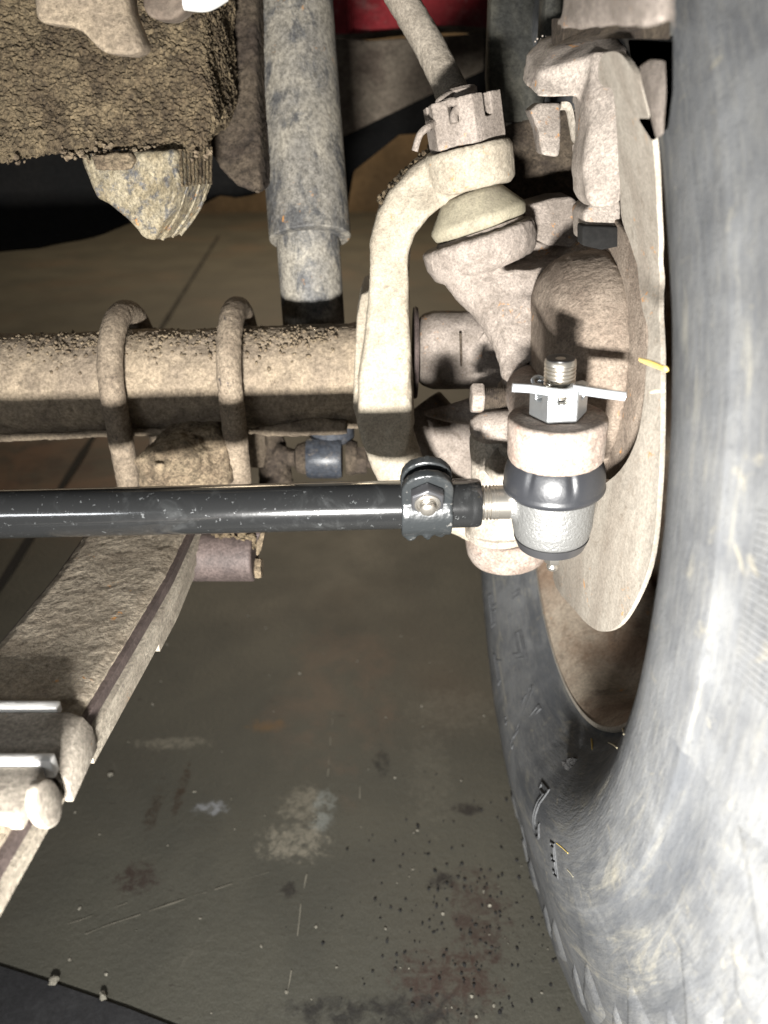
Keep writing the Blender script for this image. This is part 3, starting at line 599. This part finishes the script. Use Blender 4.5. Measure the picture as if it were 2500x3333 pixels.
# hub barrel and flange behind
b = BM(); hp = P(1250, 1195, 0.432)
lathe(b, V((0.086, hp.y, hp.z)), X_, [(0, 0.040), (0.003, 0.050), (0.009, 0.058), (0.016, 0.0625), (0.026, 0.0645), (0.034, 0.0655), (0.040, 0.062)], 80)
tube(b, [P(1650, 1330, .47), P(1780, 1330, .455), P(1960, 1320, .44)], [0.022, 0.027, 0.030], 24)
tube(b, [P(1780, 870, .49), P(1880, 890, .475), P(2030, 900, .455)], [0.022, 0.026, 0.03], 20)
part('hub_barrel', cook(b, 'hub_barrel', voxel=0.0014, smooth=10, disp=(('CLOUDS', 0.003, 2, 0.0008, 0.5), ('CLOUDS', 0.04, 1, 0.003, 0.5))), 'hub', kn, 80)
b = BM(); q = [(1880, 660), (1990, 700), (2060, 800), (2100, 980), (2112, 1200), (2090, 1450), (2000, 1560), (1850, 1560), (1800, 1200), (1830, 850)]
prism(b, [onX(u, v, 0.1215) for u, v in q], X_ * 0.004)
part('hub_backing', cook(b, 'hub_backing', bevel=0.0012), 'hub', kn, 60)
b = BM(); pprism(b, [(1640, 420), (1900, 300), (1905, 640), (1880, 780), (1660, 780), (1640, 600)], 0.50, 0.02)
part('caliper_mount', cook(b, 'caliper_mount', voxel=0.002, smooth=3), 'crustdark', kn, 80)
b = BM(); pprism(b, [(1710, 670), (1800, 645), (1860, 640), (1888, 665), (1890, 810), (1780, 800), (1700, 760)], 0.452, 0.03)
part('mount_lug', cook(b, 'mount_lug', voxel=0.0012, smooth=5), 'cast', kn, 80)
# steering arm with its ring
RC = P(1815, 1352, 0.352); ra = V((-0.005, 0, 0.082)).normalized()
b = BM()
lathe(b, RC, ra, [(-0.0225, 0.0215), (-0.021, 0.0232), (-0.0015, 0.0236), (0, 0.0225)], 64)
arm = bmesh.new(); tube(arm, [P(1715, 1250, .44), P(1725, 1300, .41), P(1760, 1350, .375), P(1790, 1385, .36)], [0.012, 0.013, 0.012, 0.010], 20); 
tmp = to_mesh(arm); b.from_mesh(tmp)
part('steering_arm', cook(b, 'steering_arm', voxel=0.0011, smooth=3, disp=(('CLOUDS', 0.003, 2, 0.0005, 0.5),)), 'ringarm', kn, 60)
# stop bolt and its pad
b = BM(); hexprism(b, P(1532, 1296, .425), X_, 0.0092, 0.0075, V((0, -1, 0.5)), 0.12)
sbolt = part('stop_bolt', cook(b, 'stop_bolt', bevel=0.0006), 'cast', kn, 35)
b = BM(); thread(b, P(1568, 1297, .426), X_, 0.0064, 0.016, 0.0011)
part('thread', b, 'crustdark', sbolt)
b = BM(); tube(b, [P(1535, 1398, .43), P(1580, 1392, .43), P(1680, 1385, .42)], [0.0055, 0.0095, 0.0095], 20)
part('stop_pad', cook(b, 'stop_pad', voxel=0.0011, smooth=4), 'cast', kn, 60)
# lower boss
b = BM(); tube(b, [P(1640, 1420, .455), P(1632, 1560, .455), P(1640, 1740, .46)], [0.021, 0.0185, 0.021], 28)
tube(b, [P(1700, 1400, .45), P(1780, 1500, .46)], [0.02, 0.025], 20, 2)
part('lower_boss', cook(b, 'lower_boss', voxel=0.0015, smooth=4, disp=(('CLOUDS', 0.02, 1, 0.002, 0.5),)), 'clip', kn, 80)
b = BM(); hexprism(b, P(1640, 1540, .437), V((0.15, -0.5, 1)), 0.0125, 0.011, None); lathe(b, P(1650, 1480, .436), V((0.15, -0.5, 1)), [(0, 0.006), (0.01, 0.006)], 18)
part('lower_nut', cook(b, 'lower_nut', bevel=0.0008), 'clip', kn, 35)
b = BM(); lathe(b, P(1625, 1742, .470), V((-0.08, 0.03, 1)), [(0, 0.018), (0.002, 0.0215), (0.006, 0.0215), (0.008, 0.018)], 40)
part('lower_boot', b, 'clip', kn)

# ---------------------------------------------------------------- brake caliper
t = thing('brake_caliper', 'dusty brake caliper with rust spots and spring clip at the upper right', 'brake caliper', P(1960, 500, 0.39))
b = BM(); pprism(b, [(1742, 320), (1755, 230), (1795, 170), (1900, 135), (2010, 133), (2050, 150), (2050, 330), (1960, 330), (1910, 345), (1895, 322), (1760, 322)], 0, 0.03, (-0.1, 1, 0.3), [.37, .372, .375, .37, .352, .342, .342, .36, .365, .366, .37])
q = [(1905, 320), (1930, 165), (2030, 170), (2035, 420), (2025, 660), (1990, 676), (1935, 680), (1908, 640), (1898, 550), (1905, 420)]; pprism(b, q, 0.358, 0.028, (0.0, 1, 0), [.358, .352, .342, .346, .35, .355, .358, .36, .36, .36])
part('body', cook(b, 'body', voxel=0.0013, smooth=8, disp=(('CLOUDS', 0.025, 1, 0.003, 0.5),)), 'caliper', t, 80)
b = BM(); pprism(b, [(1752, 335), (1825, 335), (1828, 420), (1822, 515), (1765, 505), (1750, 420), (1725, 360)], 0.42, 0.02)
part('bracket_lug', cook(b, 'bracket_lug', voxel=0.0013, smooth=5), 'caliper', t, 80)
b = BM(); pprism(b, [(1900, 690), (1935, 655), (2020, 650), (2022, 745), (2015, 800), (1960, 810), (1905, 790)], 0.39, 0.03)
part('pad_end', cook(b, 'pad_end', voxel=0.0013, smooth=4), 'caliper', t, 80)
b = BM(); pprism(b, [(1895, 735), (2030, 740), (2030, 800), (1960, 815), (1895, 800)], 0.385, 0.012)
part('pad_backing', cook(b, 'pad_backing', bevel=0.001), 'dark', t)
b = BM(); q = [(2082, 215), (2120, 190), (2166, 196), (2170, 300), (2160, 440), (2140, 450), (2112, 340)]; pprism(b, q, 0, 0.006, (0.2, 1, 0), capx(q, 0.094, 0.4))
part('outer_ear', cook(b, 'outer_ear', bevel=0.002), 'cast', t, 60)
b = BM(); tube(b, [P(1825, 345, .41), P(1850, 350, .41), P(1862, 400, .41), P(1872, 450, .41), P(1890, 448, .41), P(1898, 400, .412), P(1868, 372, .414), P(1900, 358, .412)], 0.0028, 12, 6, flat=0.5)
part('spring_clip', b, 'clip', t)

# ---------------------------------------------------------------- dust shield
t = thing('dust_shield', 'thin dished brake dust shield standing between the knuckle and the tyre', 'dust shield', V((0.125, 0.42, 0.40)))
out = [(1870, 1985), (1910, 2030), (1960, 2056), (2020, 2030), (2080, 1930), (2122, 1800), (2142, 1600), (2150, 1400), (2151, 1150), (2148, 900), (2142, 740), (2130, 520), (2110, 370), (2078, 265), (2030, 185), (1990, 168), (1955, 190), (1947, 250), (1962, 280), (1990, 290), (2000, 330), (2008, 430), (2015, 560), (2022, 700), (2050, 790), (2078, 900), (2092, 1010), (2110, 1080)]
XS = 0.1245
za, zb = onX(2148, 900, XS).z, onX(2078, 265, XS - 0.031).z
def shx(y, z):                                                # the plate leans inboard towards its top and is dished round the hub
    q = ((y - 0.43) ** 2 + (z - 0.40) ** 2) / 0.160 ** 2
    return XS - 0.031 * max(0, min(1.15, (z - za) / (zb - za))) - 0.013 * max(0, 1 - q) * (1 if z < 0.5 else max(0, 1 - (z - 0.5) / 0.06))
def spt(u, v):
    X = XS
    for _ in range(12): p = onX(u, v, X); X = 0.5 * X + 0.5 * shx(p.y, p.z)
    return onX(u, v, X)
o3 = [spt(u, v) for u, v in out]
far = [spt(u, v) for u, v in ((2104, 1180), (2096, 1300), (2072, 1430), (2020, 1530), (1940, 1600), (1850, 1700), (1800, 1880))]
poly = [V(q) for q in catmull([tuple(p) for p in o3 + far + o3[:1]], 4)][:-1]
b = BM(); prism(b, [V((XS, p.y, p.z)) for p in poly], X_ * 0.0022)
ys = [p.y for p in poly]; zs = [p.z for p in poly]
for lo, hi, ax in ((min(ys), max(ys), 1), (min(zs), max(zs), 2)):
    q = lo + 0.003
    while q < hi:
        no = Y_ if ax == 1 else Z_
        bmesh.ops.bisect_plane(b, geom=b.verts[:] + b.edges[:] + b.faces[:], dist=1e-7, plane_co=no * q, plane_no=no); q += 0.0055
for vv in b.verts: vv.co.x += shx(vv.co.y, vv.co.z) - XS
me = to_mesh(b, 'plate')
part('plate', me, 'shield', t, 50)

# ---------------------------------------------------------------- wheel
WC = V((0.1413, 0.4775, CAMZ - 0.194))
M['tyre'] = tyre_mat()
wh = thing('wheel', 'dusty off road wheel seen from its inner side, filling the right edge', 'wheel', V((0.24, WC.y, 0.0)))
SW = [(0.0015, 0.2005), (-0.001, 0.204), (-0.004, 0.2065), (-0.012, 0.211), (-0.0125, 0.2125), (-0.015, 0.214), (-0.022, 0.222), (-0.0325, 0.236), (-0.0390, 0.250), (-0.0413, 0.262), (-0.0413, 0.276), (-0.0390, 0.292), (-0.0385, 0.2935), (-0.0365, 0.2955), (-0.034, 0.310), (-0.030, 0.326), (-0.026, 0.342), (-0.0225, 0.358), (-0.019, 0.372), (-0.014, 0.383), (-0.005, 0.390), (0.012, 0.3925), (0.10, 0.394)]
def swx(r):
    for (x0, r0), (x1, r1) in zip(SW, SW[1:]):
        if r0 <= r <= r1: return x0 + (x1 - x0) * (r - r0) / max(1e-9, r1 - r0)
    return SW[-1][0]
full = SW + [(0.213 - x, r) for x, r in reversed(SW[:-1])]
b = BM(); lathe(b, WC, X_, full, 220, Y_, caps=False)
# inner lining so that the carcass has thickness
tyre = part('tyre', cook(b, 'tyre', disp=(('CLOUDS', 0.05, 1, 0.001, 0.5),)), 'tyre', wh, 50)
RP = [(0.0, 0.2015), (-0.0008, 0.2005), (-0.0008, 0.1985), (0.001, 0.1962), (0.006, 0.1920), (0.013, 0.1885), (0.022, 0.1868), (0.034, 0.1850), (0.042, 0.180), (0.049, 0.171), (0.056, 0.165), (0.072, 0.163), (0.085, 0.164), (0.090, 0.169), (0.097, 0.172), (0.104, 0.168), (0.112, 0.150), (0.122, 0.11), (0.118, 0.07), (0.11, 0.0005)]
rp2 = catmull([(h, r) for h, r in RP], 3)
b = BM(); lathe(b, WC, X_, rp2, 160, Y_, caps=False)
rimo = part('rim', b, 'rim', wh, 40)
b = BM(); lathe(b, WC, X_, [(-0.0016, 0.1980), (-0.0022, 0.1995), (-0.0016, 0.2012), (0.0002, 0.2016)], 160, Y_, caps=False)
part('rim_flange', b, 'shield', rimo, 60)
# raised side lugs on the shoulder
def wpt(r, th, lift=0.0):
    return V((WC.x + swx(r) - lift, WC.y + r * math.cos(th), WC.z + r * math.sin(th)))
def wpatch(b, quad, lift, nu=10, nv=10, base=-0.001):
    (r0, a0), (r1, a1), (r2, a2), (r3, a3) = quad; top = []
    for i in range(nu + 1):
        row = []
        for j in range(nv + 1):
            s, q = i / nu, j / nv
            r = (r0 * (1 - s) + r1 * s) * (1 - q) + (r3 * (1 - s) + r2 * s) * q
            a = (a0 * (1 - s) + a1 * s) * (1 - q) + (a3 * (1 - s) + a2 * s) * q
            e = min(i, nu - i, j, nv - j) / 2.0; e = min(1, e); e = e * e * (3 - 2 * e)   # edges roll off into the sidewall
            row.append(b.verts.new(wpt(r, a, base + (lift - base) * e)))
        top.append(row)
    for i in range(nu):
        for j in range(nv): b.faces.new((top[i][j], top[i + 1][j], top[i + 1][j + 1], top[i][j + 1]))
M['letter'] = dirty('dark_moulded_rubber', (0.095, 0.097, 0.10), (0.065, 0.067, 0.07), (0.03, 0.03, 0.03), 60, 600, 0.3)
N = 26
for k in range(N):
    a = 2 * math.pi * k / N; st = 2 * math.pi / N
    b = BM(); wpatch(b, [(0.318, a), (0.346, a + st * 0.46), (0.362, a + st * 0.36), (0.345, a - st * 0.14)], 0.0022)
    part('side_lug', b, 'tyre', wh, 60)
    b = BM(); wpatch(b, [(0.330, a + st * 0.52), (0.344, a + st * 0.74), (0.362, a + st * 0.74), (0.361, a + st * 0.48)], 0.0018)
    part('side_lug', b, 'tyre', wh, 60)
# moulded ribbed pad on the sidewall beside us
for k in range(4):
    b = BM(); a = math.radians(162 + k * 90)
    for q in range(24):
        a0 = a + q * 0.0075
        wpatch(b, [(0.298, a0), (0.338, a0 + 0.004), (0.338, a0 + 0.009), (0.298, a0 + 0.005)], 0.0005, 4, 4, -0.0004)
    part('ribbed_pad', b, 'tyre', wh, 30)
# moulded outline lettering on the sidewall
def letter(ch, r, th, size, depth=0.0016, flip=False):
    cu = bpy.data.curves.new('letter', 'FONT'); cu.body = ch; cu.size = size; cu.fill_mode = 'NONE'; cu.bevel_depth = depth; cu.bevel_resolution = 1; cu.resolution_u = 6; cu.align_x = 'CENTER'
    o = bpy.data.objects.new('letter', cu); COL.objects.link(o)
    me = bpy.data.meshes.new_from_object(o.evaluated_get(bpy.context.evaluated_depsgraph_get()))
    bpy.data.objects.remove(o); bpy.data.curves.remove(cu)
    for vv in me.vertices:
        x, y, z = vv.co; rr = r + y; an = th + x / r
        vv.co = wpt(rr, an, z + 0.0002)
    part('moulded_letter', me, 'letter', wh, 40)
def whit(u, v):                                                # where the sight line through a photo pixel meets the sidewall
    X = 0.09
    while X < 0.15:
        p = onX(u, v, X); rr = math.hypot(p.y - WC.y, p.z - WC.z)
        if 0.203 < rr < 0.392 and X >= WC.x + swx(rr): break
        X += 0.0003
    return p, rr, math.atan2(p.z - WC.z, p.y - WC.y)
for ch, u, v, sz in (('T', 1640, 1960, 0.05), ('Z', 1650, 2140, 0.05), ('N', 1690, 2330, 0.05), ('2', 1752, 2640, 0.045), ('E', 1805, 2800, 0.026)):
    p, rr, an = whit(u, v); letter(ch, rr - sz * 0.34, an, sz, 0.0012 if sz > 0.03 else 0.0008)
# bits stuck to the tyre
def straw(u0, v0, u1, v1, d0, d1, r, mat, lab, grp=None):
    b = BM(); tube(b, [P(u0, v0, d0), P((u0 + u1) / 2, (v0 + v1) / 2 - 2, (d0 + d1) / 2), P(u1, v1, d1)], [r * .7, r, r * .8], 8, 4, flat=0.6)
    o = part('straw', b, mat); o['label'] = lab; o['category'] = 'straw'; o['group'] = grp or 'bits of straw on the wheel'
straw(2085, 1172, 2168, 1202, 0.292, 0.272, 0.0016, 'straw', 'bright yellow straw poking out between shield and tyre')
straw(2118, 1278, 2160, 1272, 0.292, 0.28, 0.0008, 'pale_straw', 'short pale bristle by the shield edge under the yellow straw')
def ontyre(u, v): return (whit(u, v)[0] - X_ * 0.0008 - V((0, 0, CAMZ))).dot(V((0, cs, -sn)))
for (u0, v0, u1, v1, lab, mt) in ((1925, 2405, 1928, 2440, 'straw stub under the lowest point of the rim', 'straw'), (1980, 2418, 2010, 2436, 'pale straw just right of the rim bottom', 'pale_straw'), (1812, 2745, 1850, 2778, 'yellow straw below the black clod on the tyre', 'straw'), (1848, 2832, 1868, 2856, 'short pale straw low on the tyre sidewall', 'pale_straw'), (2025, 2368, 2032, 2392, 'white straw on the tyre bead right of the rim', 'pale_straw')):
    straw(u0, v0, u1, v1, ontyre(u0, v0), ontyre(u1, v1), 0.0007, mt, lab)
b = BM(); dd = ontyre(1865, 2487); pts = [P(random.gauss(1865, 14), random.gauss(2487, 9), dd) for _ in range(26)]
lumps(b, pts, 0.0012, 0.0026, 2)
o = part('mud_clod', b, 'clod'); o['label'] = 'black tarry clod stuck on the sidewall below the rim'; o['category'] = 'clod'

# ---------------------------------------------------------------- brake hose above
t = thing('brake_hose', 'dusty pale bent hose coming down behind the upper castle nut', 'hose', P(1480, 300, 0.47))
b = BM(); tube(b, [P(1230, -160, .47), P(1290, -30, .47), P(1345, 60, .47), P(1405, 165, .468), P(1452, 260, .465), P(1478, 318, .463)], [0.0092, 0.0094, 0.0096, 0.0098, 0.0101, 0.0101], 32)
part('rubber_hose', cook(b, 'rubber_hose', sub=1, disp=(('CLOUDS', 0.004, 2, 0.0009, 0.5),)), 'hose', t, 80)
b = BM(); lathe(b, P(1462, 285, .464), P(1480, 322, .463) - P(1462, 285, .464), [(0, 0.0104), (0.006, 0.0106), (0.0065, 0.0098)], 32)
part('ferrule', b, 'hose', t)

# ---------------------------------------------------------------- leaf spring
ZS = CAMZ - 0.236
sp = thing('leaf_spring', 'mud caked leaf spring running from the axle towards the lower left', 'leaf spring', V((-0.145, 0.3, ZS - 0.05)))
def sx(y, edge):   # edge -1 left, +1 right
    x = {-1: -0.1905, 1: -0.1235}[edge]; return x - 0.0145 * max(0, (0.36 - y) / 0.2)
def leaf(z0f, th, y0, y1, name, mat, inset=0.0, disp=True, ny=60, nx=14, rnd=0.0016):
    b = BM(); rows = []
    for i in range(ny + 1):
        y = y0 + (y1 - y0) * i / ny; z = z0f(y); L_, R2 = sx(y, -1) + inset, sx(y, 1) - inset
        top = [V((L_ + (R2 - L_) * k / nx, y, z)) for k in range(nx + 1)]
        top[0].z -= rnd; top[-1].z -= rnd
        ring = top + [V((R2, y, z - th)), V((L_, y, z - th))]
        rows.append([b.verts.new(p) for p in ring])
    m_ = len(rows[0])
    for A, Bq in zip(rows, rows[1:]):
        for i in range(m_): b.faces.new((A[i], A[(i + 1) % m_], Bq[(i + 1) % m_], Bq[i]))
    b.faces.new(rows[0]); b.faces.new(list(reversed(rows[-1])))
    return part(name, cook(b, name, sub=2 if disp else 0, disp=(('CLOUDS', 0.014, 2, 0.0008, 0.5), ('CLOUDS', 0.003, 2, 0.0006, 0.5)) if disp else ()), mat, sp, 60)
zf = lambda y: ZS + 0.004 * ((0.30 - y) / 0.3 if y < 0.30 else 0)
leaf(lambda y: zf(y) + 0.0022, 0.005, 0.16, 0.53, 'mud_layer', 'spring', 0.0025)
leaf(zf, 0.0075, -0.02, 0.60, 'leaf', 'springbare', 0.0, False)
leaf(lambda y: zf(y) - 0.0078, 0.0085, 0.0, 0.60, 'leaf', 'springedge', -0.0020, False)
leaf(lambda y: zf(y) - 0.0166, 0.0080, 0.24, 0.60, 'leaf', 'springedge', -0.001, False)
leaf(lambda y: zf(y) - 0.0249, 0.0080, 0.33, 0.60, 'leaf', 'springedge', 0.001, False)
# rebound clip: band wrapped round the leaves
def clip(y0, y1, zup, name, mat, down):
    yc, hy = (y0 + y1) / 2, (y1 - y0) / 2; L_, R2 = sx(yc, -1) - 0.003, sx(yc, 1) + 0.0045; z1 = zf(yc) + zup; z0 = zf(yc) - down
    path = [V((L_, yc, z0)), V((L_, yc, z1 - 0.004)), V((L_ + 0.004, yc, z1)), V((R2 - 0.009, yc, z1)), V((R2 - 0.003, yc, z1 - 0.003)), V((R2, yc, z1 - 0.009)), V((R2, yc, z0))]
    b = BM(); th = 0.0035
    inn = [V(q) for q in ((L_ + th, yc, z0), (L_ + th, yc, z1 - 0.006), (L_ + 0.007, yc, z1 - th), (R2 - 0.011, yc, z1 - th), (R2 - th - 0.0025, yc, z1 - th - 0.0025), (R2 - th, yc, z1 - 0.011), (R2 - th, yc, z0))]
    prism(b, [p - Y_ * hy for p in path + list(reversed(inn))], Y_ * 2 * hy)
    return part(name, cook(b, name, bevel=0.0007), mat, sp, 35)
clip(0.212, 0.242, 0.0045, 'rebound_clip', 'clip', 0.017)
b = BM(); box(b, (-0.177, 0.2445, zf(0.244) + 0.0036), (0.0345, 0.0024, 0.0034))
part('clip_strap', cook(b, 'clip_strap', bevel=0.001), 'strap', sp, 35)
b = BM(); box(b, (-0.186, 0.197, zf(0.2) + 0.0030), (0.052, 0.0115, 0.0045))
part('clip_block', cook(b, 'clip_block', bevel=0.0015), 'clip', sp, 35)
b = BM(); box(b, (-0.184, 0.2110, zf(0.2) + 0.0050), (0.053, 0.0024, 0.0048))
part('clip_strap', cook(b, 'clip_strap', bevel=0.001), 'strap', sp, 35)
b = BM(); oc = V((-0.1325, 0.196, zf(0.2) + 0.001)); prism(b, [oc + V((0, 0.0085 * math.cos(a) - 0.003 * math.sin(a), 0.0135 * math.sin(a))) for a in [math.pi * 2 * k / 28 for k in range(28)]], X_ * 0.0045)
part('clip_lug', cook(b, 'clip_lug', bevel=0.0014), 'clip', sp, 35)

# ---------------------------------------------------------------- tie rod
DT = 0.374
tr = thing('tie_rod', 'new glossy black tie rod with clamp and ball joint end under the axle', 'tie rod', P(1000, 1652, DT))
TA, TB = P(-400, 1684, DT), P(1562, 1637, DT); td = (TB - TA).normalized(); RT = 0.01235; LT = (TB - TA).length
b = BM(); lathe(b, TA, td, [(0, RT)] + [(LT * i / 40, RT) for i in range(1, 40)] + [(LT - 0.0015, RT), (LT, RT * 0.94), (LT, RT * 0.72), (LT - 0.004, RT * 0.70)], 96)
part('tube', b, 'rod', tr, 40)
def tp(u):   # axis point under photo column u
    f = (u + 400) / 1962.0; return TA + (TB - TA) * f
# clamp: band round the tube plus two ears that stand up with a bolt through them
cc = tp(1385); up = (Z_ * 0.94 - Y_ * 0.34); up = (up - td * up.dot(td)).normalized(); fw = td.cross(up).normalized()
if fw.y > 0: fw = -fw
b = BM(); hw = 0.0125
outl = []
ro = RT + 0.0036
for k in range(0, 33):
    a = math.radians(-160 + 320 * k / 32 + 180); outl.append((ro * math.cos(a), ro * math.sin(a)))   # (up, fw)
def band(b, ang0, ang1, r0, r1, w0, n=28):
    rows = []
    for k in range(n + 1):
        a = ang0 + (ang1 - ang0) * k / n; dr = up * math.cos(a) + fw * math.sin(a)
        rows.append([b.verts.new(cc + dr * r + td * s) for r, s in ((r0, -w0), (r1, -w0), (r1, w0), (r0, w0))])
    for A, Bq in zip(rows, rows[1:]):
        for i in range(4): b.faces.new((A[i], A[(i + 1) % 4], Bq[(i + 1) % 4], Bq[i]))
    b.faces.new(rows[0]); b.faces.new(list(reversed(rows[-1])))
band(b, math.radians(35), math.radians(325), RT - 0.0004, RT + 0.0034, hw)
def ear(b, off, thick):
    pts = []
    base = cc + fw * off
    pts.append(base + td * -hw + up * 0.004)
    pts.append(base + td * -hw + up * 0.0195)
    for k in range(1, 12):
        a = math.pi - math.pi * k / 12; pts.append(base + td * (hw * math.cos(a)) + up * (0.0195 + hw * 0.92 * math.sin(a)))
    pts.append(base + td * hw + up * 0.0195); pts.append(base + td * hw + up * 0.004)
    prism(b, pts, fw * thick)
ear(b, 0.0055, 0.0050); ear(b, -0.0035, 0.0050)
for s, a_ in ((-0.6, 175), (0.6, 190), (0.1, 165)):
    a = math.radians(a_ - 40); dr = up * math.cos(a) + fw * math.sin(a)
    lumps(b, [cc + dr * (RT + 0.003) + td * hw * s], 0.0034, 0.0036, 2)
clampo = part('clamp', cook(b, 'clamp', voxel=0.0008, smooth=4), 'clamp', tr, 80)
bc = cc + up * 0.0185 + td * -0.0004
b = BM(); hexprism(b, bc + fw * 0.0105, fw, 0.0088, 0.0060, up, 0.08)
nt_ = part('clamp_nut', cook(b, 'clamp_nut', bevel=0.0004), 'darksteel', tr, 30)
b = BM(); lathe(b, bc + fw * 0.0165, fw, [(-0.001, 0.0062), (0.0008, 0.0062), (0.0012, 0.0052), (0.0004, 0.0048)], 32)
part('nut_collar', b, 'steel', tr)
b = BM(); thread(b, bc + fw * 0.014, fw, 0.0039, 0.006, 0.0011, 24); lathe(b, bc + fw * 0.0195, fw, [(0, 0.0039), (0.0015, 0.0037), (0.0024, 0.0025), (0.0026, 0.0005)], 24)
part('clamp_bolt', b, 'steel', tr)
# threaded neck and socket
SC = RC - ra * 0.052                                           # socket axis
b = BM(); thread(b, tp(1562) - td * 0.004, td, 0.0088, 0.0125, 0.0018, 40)
part('thread', b, 'steel', tr)
b = BM(); lathe(b, tp(1598), td, [(0, 0.0084), (0.009, 0.0086)], 40)
part('neck_shank', b, 'steel', tr)
b = BM()
tube(b, [tp(1632), tp(1680), tp(1730) , tp(1790)], [0.0080, 0.0088, 0.0115, 0.012], 28)
lathe(b, SC, ra, [(-0.0155, 0.0160), (-0.013, 0.0190), (-0.006, 0.0203), (0.008, 0.0208), (0.016, 0.0212), (0.019, 0.0205)], 64)
part('socket', cook(b, 'socket', voxel=0.0009, smooth=5), 'socket', tr, 60)
b = BM(); lathe(b, SC, ra, [(-0.0195, 0.0150), (-0.0190, 0.0172), (-0.0158, 0.0184), (-0.0135, 0.0192)], 64)
part('end_cap', b, 'darksteel', tr)
b = BM(); hexprism(b, SC - ra * 0.0262 - Y_ * 0.007, ra, 0.0045, 0.008, None, 0.1); lathe(b, SC - ra * 0.0312 - Y_ * 0.007, ra, [(0, 0.0008), (0.0008, 0.0026), (0.0026, 0.0032), (0.0042, 0.0024), (0.0052, 0.0026)], 24)
part('grease_fitting', b, 'steel', tr)
def pinch(th, h):
    s = 1.0
    for c_, a_ in ((-1.42, 0.085), (-0.25, 0.07), (2.6, 0.07), (0.9, .07), (4.0, .06)):
        dth = (th - c_ + math.pi) % (2 * math.pi) - math.pi
        s -= a_ * 0.8 * math.exp(-(dth / 0.06) ** 2) * max(0, min(1, (h - 0.003) / 0.008))
    return s
b = BM(); lathe(b, SC + ra * 0.0155, ra, [(-0.0032, 0.0225), (-0.0028, 0.0238), (-0.0012, 0.0250), (0.0002, 0.0252), (0.0010, 0.0248), (0.0022, 0.0248), (0.0048, 0.0249), (0.0078, 0.0245), (0.0105, 0.0238), (0.0130, 0.0229), (0.0150, 0.0219), (0.0170, 0.0205)], 128, None, pinch)
part('rubber_boot', b, 'rubber', tr, 70)
# stud, castle nut, cotter pin
b = BM(); castle_nut(b, RC + ra * 0.0004, ra, 0.0136, 0.0092, 0.0062, 0.0040, 0.0075, V((math.cos(math.radians(-62)), math.sin(math.radians(-62)), 0)))
part('castle_nut', cook(b, 'castle_nut', voxel=0.0004, smooth=2), 'zinc', tr, 50)
b = BM(); thread(b, RC + ra * 0.001, ra, 0.0073, 0.0245, 0.0018, 32)
lathe(b, RC + ra * 0.0252, ra, [(0, 0.0073), (0.0018, 0.0071), (0.0026, 0.0063)], 32)
stud = part('stud', b, 'steel', tr, 40)
b = BM(); lathe(b, RC + ra * 0.0268, ra, [(0, 0.0066), (0.0012, 0.0066), (0.0014, 0.0045), (0.0008, 0.0012)], 32)
part('stud_end', b, 'studend', stud)
b = BM(); dz = 0.337
tube(b, [P(1668, 1262, dz), P(1730, 1266, dz), P(1790, 1275, .3345), P(1840, 1279, .334), P(1862, 1266, .337), P(1858, 1250, .345)], 0.0017, 12, 6, flat=1.2, up=(0, 0, 1))
tube(b, [P(1862, 1266, .3365), P(1900, 1272, .336), P(1960, 1281, .334), P(2036, 1291, .332)], 0.0018, 12, 6, flat=1.2, up=(0, 0, 1))
tube(b, [P(1790, 1262, .348), P(1768, 1258, .350), P(1742, 1252, .352), P(1734, 1236, .353), P(1752, 1226, .354), P(1772, 1234, .354), P(1800, 1240, .354)], 0.0009, 10, 6)
part('cotter_pin', b, 'pin', tr, 60)
